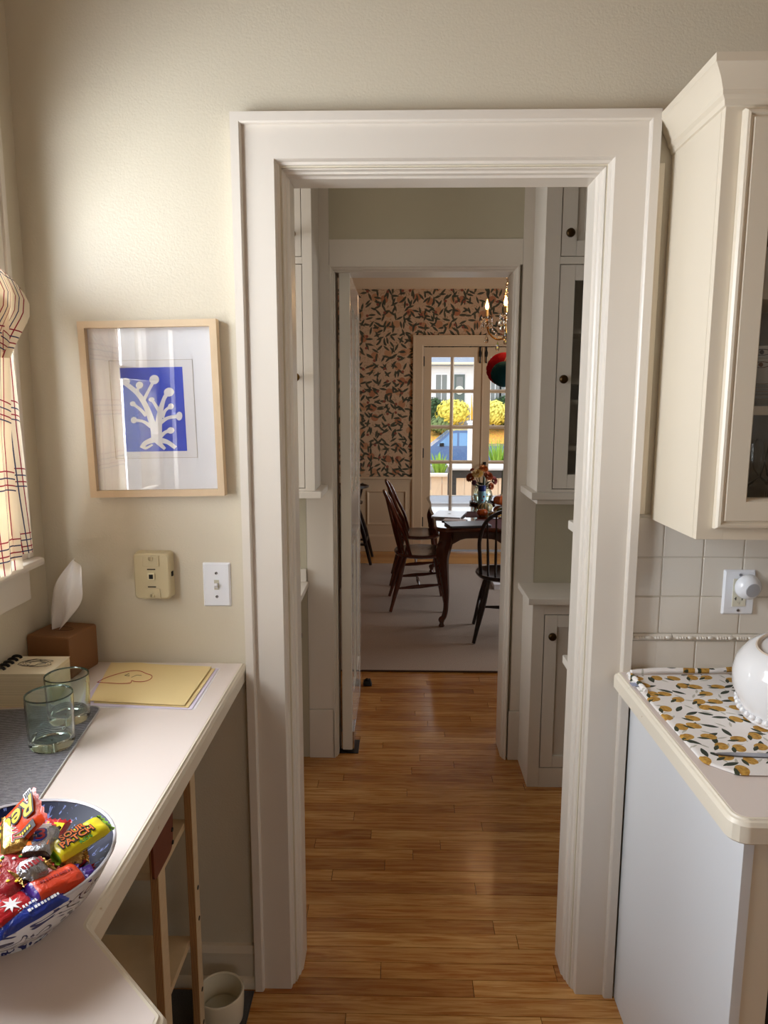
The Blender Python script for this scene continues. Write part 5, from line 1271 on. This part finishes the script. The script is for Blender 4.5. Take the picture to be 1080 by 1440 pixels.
def dahlia(name, label, c_, r_, col, dirv, grp='dahlias in the glass vase'):
    M1 = plain(name + '_petals_%d_%d' % (col[0], col[1]), col, .65)
    o = thing(name, label, 'flower', (VX, VY, TT + .10), group=grp); c_ = Vector(c_); dirv = Vector(dirv).normalized()
    uu = dirv.orthogonal().normalized(); vv = dirv.cross(uu); b = nb()
    for ring_, (el, n_, ln) in enumerate(((.15, 13, 1.0), (.55, 12, .92), (.95, 10, .78), (1.25, 7, .55))):
        for k in range(n_):
            a = 2 * PI * (k + .5 * (ring_ % 2)) / n_; d = (uu * math.cos(a) + vv * math.sin(a)) * math.cos(el) + dirv * math.sin(el); s_ = dirv.cross(d).normalized() * r_ * .26
            p0 = c_ + d * r_ * .15; p1 = c_ + d * r_ * ln * .68; p2 = c_ + d * r_ * ln; nn = d.cross(s_).normalized() * r_ * .07
            V = [b.verts.new(x) for x in (p0, p1 - s_ + nn, p2, p1 + s_ + nn, p1 - nn * .5)]
            b.faces.new((V[0], V[1], V[4])); b.faces.new((V[1], V[2], V[4])); b.faces.new((V[2], V[3], V[4])); b.faces.new((V[3], V[0], V[4]))
    obj('bloom', b, M1, o); obj('stem', tube(nb(), smooth_path([tuple(c_ - dirv * r_ * .1), tuple((c_ + Vector((VX, VY, TT + .15))) / 2 - Vector((0, 0, .02))), (VX + (c_.x - VX) * .2, VY, TT + .13), (VX - (c_.x - VX) * .2, VY, TT + .03)], 4), .0028, 6), M_stem, o)
for (u, v, yy, r_, col, nm) in ((662, 672, 4.22, .046, (176, 96, 48), 'rust orange dahlia drooping at the side of the vase'), (672, 667, 4.18, .052, (240, 214, 150), 'large cream dahlia at the front of the bouquet'), (686, 670, 4.22, .050, (170, 88, 50), 'rust orange dahlia beside the cream bloom'), (694, 676, 4.25, .042, (150, 74, 70), 'dusky red dahlia at the outer edge of the bouquet'), (680, 660, 4.30, .046, (206, 130, 66), 'amber dahlia at the top of the bouquet'), (667, 679, 4.16, .026, (136, 96, 130), 'small mauve bloom below the cream dahlia'), (690, 684, 4.20, .034, (182, 100, 56), 'small rust dahlia low beside the candle'), (664, 661, 4.28, .020, (190, 90, 50), 'tiny orange bud standing above the bouquet')):
    p = at(u, v, y=yy); dahlia('dahlia', nm, p, r_, col, (p.x - VX + .02, -.10, p.z - TT - .14))
b = nb(); lv = thing('foliage', 'green leaves tucked into the vase below the dahlias', 'leaves', (VX, VY, TT + .12))
for k in range(14):
    a = 2 * PI * k / 14; d = Vector((math.cos(a), math.sin(a), .35 + .3 * math.sin(k * 2.3))); c0 = Vector((VX, VY, TT + .145)); L_ = .085 + .02 * math.sin(k * 1.7); s_ = Vector((-math.sin(a), math.cos(a), 0)) * .02; bb_ = nb()
    V = [bb_.verts.new(q) for q in (c0 + d * .02, c0 + d * L_ * .55 + s_ + Vector((0, 0, .006)), c0 + d * L_ - Vector((0, 0, .012)), c0 + d * L_ * .55 - s_ + Vector((0, 0, .006)), c0 + d * L_ * .55)]
    for tri in ((0, 1, 4), (1, 2, 4), (2, 3, 4), (3, 0, 4)): bb_.faces.new([V[i] for i in tri])
    obj('leaf', bb_, M_stem, lv)
b.free()
# spray can, candles, gourds
x, y_ = .665, 3.985
sc_ = thing('spray_can', 'pale blue spray can with a dark blue cap beside the vase', 'can', (x, y_, TT)); b = nb(); lathe(b, [(.002, 0), (.030, 0), (.032, .004), (.032, .13), (.029, .142)], (0, 0, 0), 22); q_('can', b, plain('pale_blue_can', (126, 178, 200), .3), sc_)
b = nb(); lathe(b, [(.030, .143), (.031, .146), (.031, .180), (.026, .187), (.0, .188)], (0, 0, 0), 22); q_('cap', b, plain('dark_blue_cap', (22, 40, 110), .3), sc_)
for k in range(3): b = nb(); sph(b, (-.012 + .012 * k, -.0305, .04 + .03 * k), (.007, .003, .008), 8, 6); q_('printed_mark', b, C_dred, sc_)
for (u, v, lab, h_) in ((680, 712, 'grey-green taper candle in a white holder beside the spray can', .24), (706, 702, 'grey-green taper candle standing behind the orange pumpkin', .25)):
    x, y_ = tb_at(u, v); o = thing('taper_candle', lab, 'candle', (x, y_, TT)); b = nb(); lathe(b, [(.002, 0), (.030, 0), (.033, .004), (.030, .035), (.018, .044), (.013, .046), (.012, .03), (.002, .03)], (0, 0, 0), 20); q_('holder', b, M_por, o)
    b = nb(); lathe(b, [(.011, .031), (.0105, .1), (.009, h_), (.003, h_ + .006)], (0, 0, 0), 14); q_('candle', b, plain('sage_wax', (106, 118, 104), .5), o); q_('wick', tube(nb(), [(0, 0, h_), (.001, 0, h_ + .016)], .0012, 5), M_blackm, o)
def pumpkin(label, u, v, r_, hh, col1, col2, stripes=False, ribs=10, rz=0, cat='gourd'):
    x, y_ = tb_at(u, v); o = thing('gourd', label, cat, (x, y_ + r_, TT + .001), rz, 'gourds on the dining table'); b = nb(); rings = []; V_, U = 12, ribs * 4
    for i in range(V_ + 1):
        th = PI * i / V_; rings.append([((r_ * max(math.sin(th), .01) ** .8 * (1 + .06 * math.cos(ribs * a))) * math.cos(a), (r_ * max(math.sin(th), .01) ** .8 * (1 + .06 * math.cos(ribs * a))) * math.sin(a), hh / 2 * (1 - math.cos(th)) - .12 * hh * math.exp(-(math.sin(th) / .3) ** 2) * (1 if th > 2 else -.5 * (th < 1))) for a in [2 * PI * j / U for j in range(U)]])
    loops(b, rings); t = NT('gourd_skin_' + label[:12].replace(' ', '_')); s = t.sep(t.objc()); st = t.ma('SINE', t.ma('MULTIPLY_ADD', t.ma('ARCTAN2', s[1], s[0]), ribs, t.noise(t.objc(), 30)))
    t.set(Base_Color=t.mix(t.ma('GREATER_THAN', st, .35 if stripes else .9), lin(col1), lin(col2)), Roughness=.45); q_('flesh', b, t.m, o)
    q_('stem', tube(nb(), smooth_path([(0, 0, hh * .93), (.003, .002, hh * 1.08), (.012, .004, hh * 1.25)], 4), [.007, .006, .006, .005, .005, .005, .005, .005, .006], 7), plain('gourd_stem', (150, 136, 92), .8), o)
pumpkin('cream gourd with dark green stripes beside the candle', 683, 722, .058, .075, (206, 196, 150), (70, 82, 52), True)
pumpkin('small orange gourd in front of the striped one', 679, 727, .040, .055, (214, 104, 34), (170, 78, 30))
pumpkin('orange pumpkin behind the candle nearer the French doors', 706, 712, .062, .085, (206, 100, 40), (170, 78, 30))
pumpkin('ochre gourd lying beside the small orange one', 697, 730, .045, .05, (190, 140, 60), (120, 90, 40), True)
pumpkin('dark green mottled gourd at the end of the row', 709, 728, .050, .075, (70, 84, 56), (130, 126, 80), True)
# white floor register / paper on the rug
fp = thing('paper_box', 'flat white box lying on the rug under the table', 'box', (.95, 4.2, .0121)); obj('box', bx(.80, 1.16, 4.12, 4.55, .0125, .05, .002), M_paperw, fp); obj('lid', bx(.797, 1.163, 4.117, 4.553, .0505, .058, .002), M_paperw, fp)

# ================================================================== OUTSIDE
M_grass = plain('autumn_grass', (120, 132, 60), .9, var=.3)
def leaf_slope():
    t = NT('fallen_leaves_on_grass'); n1 = t.noise(t.scl(t.pos(), (1, .35, 1)), 5, 5, .7); t.set(Base_Color=t.ramp(n1, [(.35, lin((150, 120, 40))), (.48, lin((226, 176, 70))), (.58, lin((206, 130, 60))), (.7, lin((238, 206, 110)))]), Roughness=.9); return t.m
M_leafs = leaf_slope()
pav = NT('tan_paving'); br_ = pav.n('ShaderNodeTexBrick', {'Vector': pav.pos(), 'Color1': lin((216, 190, 160)), 'Color2': lin((198, 170, 140)), 'Mortar': lin((150, 126, 104)), 'Scale': 1.0, 'Mortar Size': .012, 'Brick Width': .5, 'Row Height': .25}); pav.set(Base_Color=br_.outputs[0], Roughness=.8)
sobj('floor_porch', bx(-3, 6, 5.86, 12.2, -.30, -.15), pav.m)
g = sobj('ground_street', bx(-40, 60, 12.2, 33, -1.6, -1.45), plain('asphalt', (128, 128, 130), .9))
b = nb(); loops(b, [[(x, 33, -1.6), (x, 33, -1.36), (x, 36, -.9), (x, 41, -.05), (x, 70, .1), (x, 70, -1.6)] for x in (-40, 60)]); sobj('ground_lawn', b, M_leafs)
b = nb(); box(b, -40, 60, 31.4, 32.99, -1.5, -1.34); sobj('ground_sidewalk', b, plain('concrete', (206, 202, 196), .9))
# porch rail wall of shingles behind the outdoor table
pw_ = thing('porch_wall', 'low tan board wall at the edge of the porch', 'wall', (1.5, 10.6, -.15))
obj('cap', bx(-1.5, 4.5, 10.52, 10.74, .30, .345, .004), plain('pale_cap', (230, 222, 210), .6), pw_)
M_bd = plain('tan_board', (232, 208, 180), .8, var=.12)
for k in range(30): obj('board', bx(-1.4 + k * .195, -1.4 + k * .195 + .187, 10.6 + .004 * (k % 2), 10.66, -.149, .2995), M_bd, pw_)
# outdoor table and bench
ott = thing('outdoor_table', 'white outdoor table with a dark apron on the porch', 'table', (1.5, 8.4, -.15))
obj('table_top', bx(.70, 2.5, 7.95, 8.95, .655, .685, .005), plain('weathered_white_top', (222, 224, 228), .4), ott)
b = nb(); box(b, .745, 2.45, 8.0, 8.03, .545, .6545); obj('apron', b, plain('charcoal_apron', (62, 64, 66), .5), ott); b = nb(); box(b, .745, 2.45, 8.87, 8.90, .545, .6545); obj('apron', b, plain('charcoal_apron', (62, 64, 66), .5), ott); obj('apron', bx(.715, .7445, 8.0, 8.90, .545, .6545), plain('charcoal_apron', (62, 64, 66), .5), ott)
for x in (.72, 2.40):
    for y_ in (8.0, 8.83): obj('leg', bx(x, x + .06, y_, y_ + .06, -.1495, .5445, .003), plain('charcoal_apron', (62, 64, 66), .5), ott)
M_teak = plain('weathered_teak', (206, 172, 128), .7, var=.2)
for k, (x, y_) in enumerate(((.30, 8.30), (1.35, 7.35))):
    bn = thing('outdoor_bench', ('slatted teak bench at the head of the outdoor table', 'slatted pale bench along the outdoor table')[k], 'bench', (x, y_, -.15), (PI / 2 if k == 0 else 0))
    for s in range(5): q_('slat', bx(-.55, .55, -.18 + s * .075, -.115 + s * .075, .40 - .14 * k, .425 - .14 * k, .003), (M_teak, plain('pale_grey_slat', (224, 220, 214), .6))[k], bn)
    for sx in (-1, 1):
        for sy in (-1, 1): q_('leg', bx(sx * .48 - .025, sx * .48 + .025, sy * .14 - .025, sy * .14 + .025, .0005, .3995 - .14 * k), (M_teak, M_blackm)[k], bn)
# plants along the porch wall
M_fern = plain('bright_fern', (150, 190, 70), .7)
for k, (u, v, hh, sp) in enumerate(((618, 655, .34, .32), (640, 660, .16, .2), (700, 652, .62, .40), (716, 652, .36, .2))):
    p = at(u, v, y=11.1); o = thing('fern', ('feathery green plant behind the porch wall, before the truck hood', 'short green tuft behind the porch wall', 'tall feathery green plant behind the porch wall, before the truck bed', 'leafy green plant beside the tall feathery one')[k], 'plant', (p.x, p.y, .0)); rf = random.Random(k)
    q_('pot', lathe(nb(), [(.10, -.149), (.14, .10), (.13, .10), (.002, .09)], (0, 0, 0), 14), plain('clay', (170, 100, 70), .8), o)
    b = nb(); z0_ = .08
    for f in range(60):
        a = rf.uniform(0, 2 * PI); l_ = rf.uniform(.6, 1) ; top = Vector((math.cos(a) * sp * rf.uniform(.2, 1), math.sin(a) * sp * .6, z0_ + (.28 + hh) * l_)); base = Vector((0, 0, z0_)); md = base.lerp(top, .6) + Vector((0, 0, .06)); s_ = Vector((-math.sin(a), math.cos(a), 0)) * .018
        V = [b.verts.new(q) for q in (base, md - s_, top, md + s_)]; b.faces.new(V)
    fo = q_('fronds', b, M_fern, o); fo['kind'] = 'stuff'
# pickup truck (length along x)
tk = thing('pickup_truck', 'blue pickup truck parked on the street', 'pickup truck', (1.95, 28.6, -1.45))
M_blue = plain('dark_blue_car_paint', (84, 112, 156), .2, coat=.6); M_cgl = plain('car_glass', (120, 160, 200), .05, .2)
side = [(-2.1, .52), (-2.05, 1.02), (-1.75, 1.14), (-.65, 1.22), (.1, 1.82), (.35, 1.88), (1.25, 1.88), (1.45, 1.78), (1.62, 1.24), (3.3, 1.24), (3.32, .60), (2.9, .48), (-1.9, .45)]
q_('body', prism(nb(), side, -.9, .9, 'y'), M_blue, tk)
for sy in (-1, 1):
    y_ = sy * .905
    for wpts in ([(-.42, 1.24), (.12, 1.74), (.42, 1.78), (.42, 1.24)], [(.50, 1.24), (.50, 1.78), (1.22, 1.78), (1.38, 1.70), (1.50, 1.24)]):
        q_('side_window', prism(nb(), wpts, y_ - .006, y_ + .006, 'y'), M_cgl, tk)
    b = nb(); box(b, -.30, -.12, sy * .9 - (.0 if sy > 0 else .12), sy * .9 + (.12 if sy > 0 else 0), 1.22, 1.36, .02); q_('mirror', b, M_blackm, tk)
    for x in (-1.25, 2.35):
        b = nb(); lathe(b, [(.02, -.12), (.2, -.12), (.36, -.10), (.37, .0), (.36, .10), (.2, .12), (.02, .12)], (x, sy * .84, .371), 24, 'y'); wl = q_('wheel', b, M_blackm, tk); b = nb(); lathe(b, [(.22, -.125), (.10, -.135), (.02, -.135)] if sy > 0 else [(.22, .125), (.10, .135), (.02, .135)], (x, sy * .84, .371), 18, 'y'); q_('hub', b, M_chrome, wl)
q_('bumper', bx(-2.16, -2.06, -.85, .85, .5, .72, .03), M_chrome, tk); q_('lower_trim', bx(-1.85, 3.25, -.912, -.901, .55, .66), M_chrome, tk)
# house across the street
HY0 = 42.0
hs = thing('house', 'white clapboard house with grey roof across the street', 'house', (5, 44, 0))
M_clap = NT('white_clapboard'); zf = M_clap.ma('FRACT', M_clap.ma('MULTIPLY', M_clap.sep(M_clap.pos())[2], 8)); M_clap.set(Base_Color=lin((244, 244, 246)), Roughness=.6); M_clap.bump(zf, .5, .02); M_clap = M_clap.m
M_wht = plain('house_white_trim', (246, 246, 248), .5); M_hgl = plain('dark_house_window', (126, 130, 128), .1); M_roof = plain('grey_shingle', (150, 158, 172), .9, var=.2)
obj('wall', bx(-3, 14, HY0, HY0 + 8, .0, 3.75), M_clap, hs)
obj('frieze', bx(-3.05, 14.05, HY0 - .05, HY0 - .001, 3.35, 3.75), M_wht, hs)
obj('gutter', bx(-3.4, 14.4, HY0 - .62, HY0 - .48, 3.80, 3.94, .02), plain('cream_gutter', (240, 226, 196), .5), hs)
obj('roof', loops(nb(), [[(x, HY0 - .60, 3.86), (x, HY0 + 4, 6.6), (x, HY0 + 8.6, 3.86), (x, HY0 + 8.6, 3.76), (x, HY0 - .60, 3.76)] for x in (-3.4, 14.4)]), M_roof, hs)
for (xa, xb) in ((2.18, 2.84), (5.50, 6.02), (6.12, 6.62), (-.2, .5), (8.6, 9.3), (4.50, 4.95)):
    wnd = obj('window', bx(xa - .10, xb + .10, HY0 - .06, HY0 - .002, 1.22, 3.32), M_wht, hs)
    for za, zb_ in ((1.31, 2.20), (2.28, 3.22)): obj('pane', bx(xa, xb, HY0 - .075, HY0 - .061, za, zb_), M_hgl, wnd)
    obj('mullion', bx((xa + xb) / 2 - .02, (xa + xb) / 2 + .02, HY0 - .085, HY0 - .0755, 1.31, 3.22), M_wht, wnd)
dd = obj('front_door', bx(3.29, 3.92, HY0 - .08, HY0 - .002, 1.26, 3.24), plain('grey_green_door', (96, 110, 106), .5), hs)
obj('door_pane', bx(3.40, 3.81, HY0 - .09, HY0 - .081, 2.2, 3.1), M_hgl, dd); b = nb(); lathe(b, [(.02, 0), (.26, 0), (.26, .04), (.02, .04)], (3.6, HY0 - .10, 2.3), 14, 'y'); obj('wreath', b, plain('white_wreath', (226, 226, 216), .8), dd)
for k in range(5): obj('step', bx(3.1, 4.3, HY0 - .35 - .3 * (4 - k), HY0 - .05 if k == 4 else HY0 - .05 - .3 * (4 - k), -.2, .10 + .22 * (k + 1)), plain('grey_step', (170, 168, 170), .8), hs)
for x in (2.98, 4.36): obj('stair_rail', bx(x, x + .06, HY0 - 1.7, HY0 - .1, .9, .98), M_wht, hs)
def bush(name, label, c_, r_, col, seed, grp=None, cat='shrub'):
    o = thing(name, label, cat, (c_[0], c_[1], c_[2] - r_[2]), group=grp); rf = random.Random(seed); b = nb()
    rings = []; U, V_ = 22, 12
    for i in range(V_ + 1):
        th = PI * i / V_
        rings.append([(r_[0] * math.sin(th) * math.cos(a) * (1 + .22 * noise.noise(Vector((math.cos(a) * 2 * math.sin(th) + seed, math.sin(a) * 2 * math.sin(th), math.cos(th) * 2)))), r_[1] * math.sin(th) * math.sin(a), r_[2] - r_[2] * math.cos(th) * (1 + .2 * noise.noise(Vector((math.cos(a) * 2 * math.sin(th), seed, math.cos(th) * 2))))) for a in [2 * PI * j / U for j in range(U)]])
    loops(b, rings); M1 = plain('foliage_%d_%d' % (col[0], col[1]), col, .85, var=.35); q_('crown', b, M1, o)
    b = nb()
    for k in range(420):
        d = Vector((rf.gauss(0, 1), rf.gauss(0, 1) - .4, rf.gauss(0, 1) + .2)).normalized(); p = Vector((d.x * r_[0], d.y * r_[1], r_[2] + d.z * r_[2])) * 1.0; s_ = .13
        e1 = d.orthogonal().normalized() * s_; e2 = d.cross(e1).normalized() * s_ * .6; off = d * rf.uniform(.0, .20)
        b.faces.new([b.verts.new(p + off + v) for v in (-e1, -e2, e1 + d * .04, e2)])
    lf = q_('leaves', b, M1, o); lf['kind'] = 'stuff'; lf['label'] = 'small leaves of the shrub'
    q_('trunk', tube(nb(), [(0, 0, -.25), (0, 0, r_[2])], .06, 7), plain('bark', (90, 70, 50), .9), o)
bush('shrub', 'bright yellow autumn shrub by the house steps', (3.05, 39.6, .98), (.85, .6, .62), (252, 240, 110), 1, 'yellow shrubs before the house')
bush('shrub', 'bright yellow autumn shrub below the paired house windows', (5.45, 40.2, .95), (.75, .6, .60), (250, 240, 120), 2, 'yellow shrubs before the house')
bush('hedge', 'dark green clipped hedge at the house corner window', (1.95, 41.0, .95), (.65, .5, .75), (54, 84, 46), 3, None, 'hedge')
bush('hedge', 'dark green clipped hedge behind the yellow shrub at the paired windows', (6.3, 41.0, 1.0), (1.0, .5, .78), (52, 82, 44), 4, None, 'hedge')
bush('shrub', 'grey-green low shrub in front of the dark hedge', (2.35, 39.6, .30), (.6, .4, .35), (128, 150, 96), 5)
fg = thing('flag', 'narrow orange-yellow flag on a pole beside the house steps', 'flag', (4.06, 39.5, -.3)); q_('pole', tube(nb(), [(0, 0, 0), (0, 0, 2.9)], .03, 8), M_wht, fg)
q_('banner', loops(nb(), [[(-.03 + .05 * math.sin(z), -.02, z), (.10 + .05 * math.sin(z * 2), -.02, z), (.10 + .05 * math.sin(z * 2), .02, z), (-.03 + .05 * math.sin(z), .02, z)] for z in (.9, 1.3, 1.8, 2.3)]), plain('flag_yellow', (240, 176, 30), .7), fg)
pl_ = thing('street_post', 'white post by the curb in front of the truck', 'post', (2.33, 21.8, -1.45)); q_('post', bx(-.09, .09, -.09, .09, .0005, 2.35, .01), M_wht, pl_); q_('cap', bx(-.12, .12, -.12, .12, 2.3505, 2.42, .02), M_wht, pl_)
# kitchen ceiling lamp behind the camera
kl = thing('ceiling_lamp', 'round opal glass ceiling lamp in the kitchen', 'lamp', (.75, -2.3, 2.6))
b = nb(); lathe(b, [(.08, 2.9495), (.085, 2.935), (.075, 2.92)], (.75, -2.3, 0), 24); obj('canopy', b, M_brass, kl)
b = nb(); lathe(b, [(.074, 2.92), (.13, 2.89), (.15, 2.85), (.12, 2.81), (.06, 2.79), (0, 2.785)], (.75, -2.3, 0), 28); obj('globe', b, emis('warm_globe', (255, 214, 160), 3), kl)
l = bpy.data.lights.new('ceiling_lamp_light', 'POINT'); l.energy = 7; l.color = (1, .72, .44); l.shadow_soft_size = .13; lo = bpy.data.objects.new('ceiling_lamp_light', l); COL.objects.link(lo); lo.location = (.75, -2.3, 2.65)
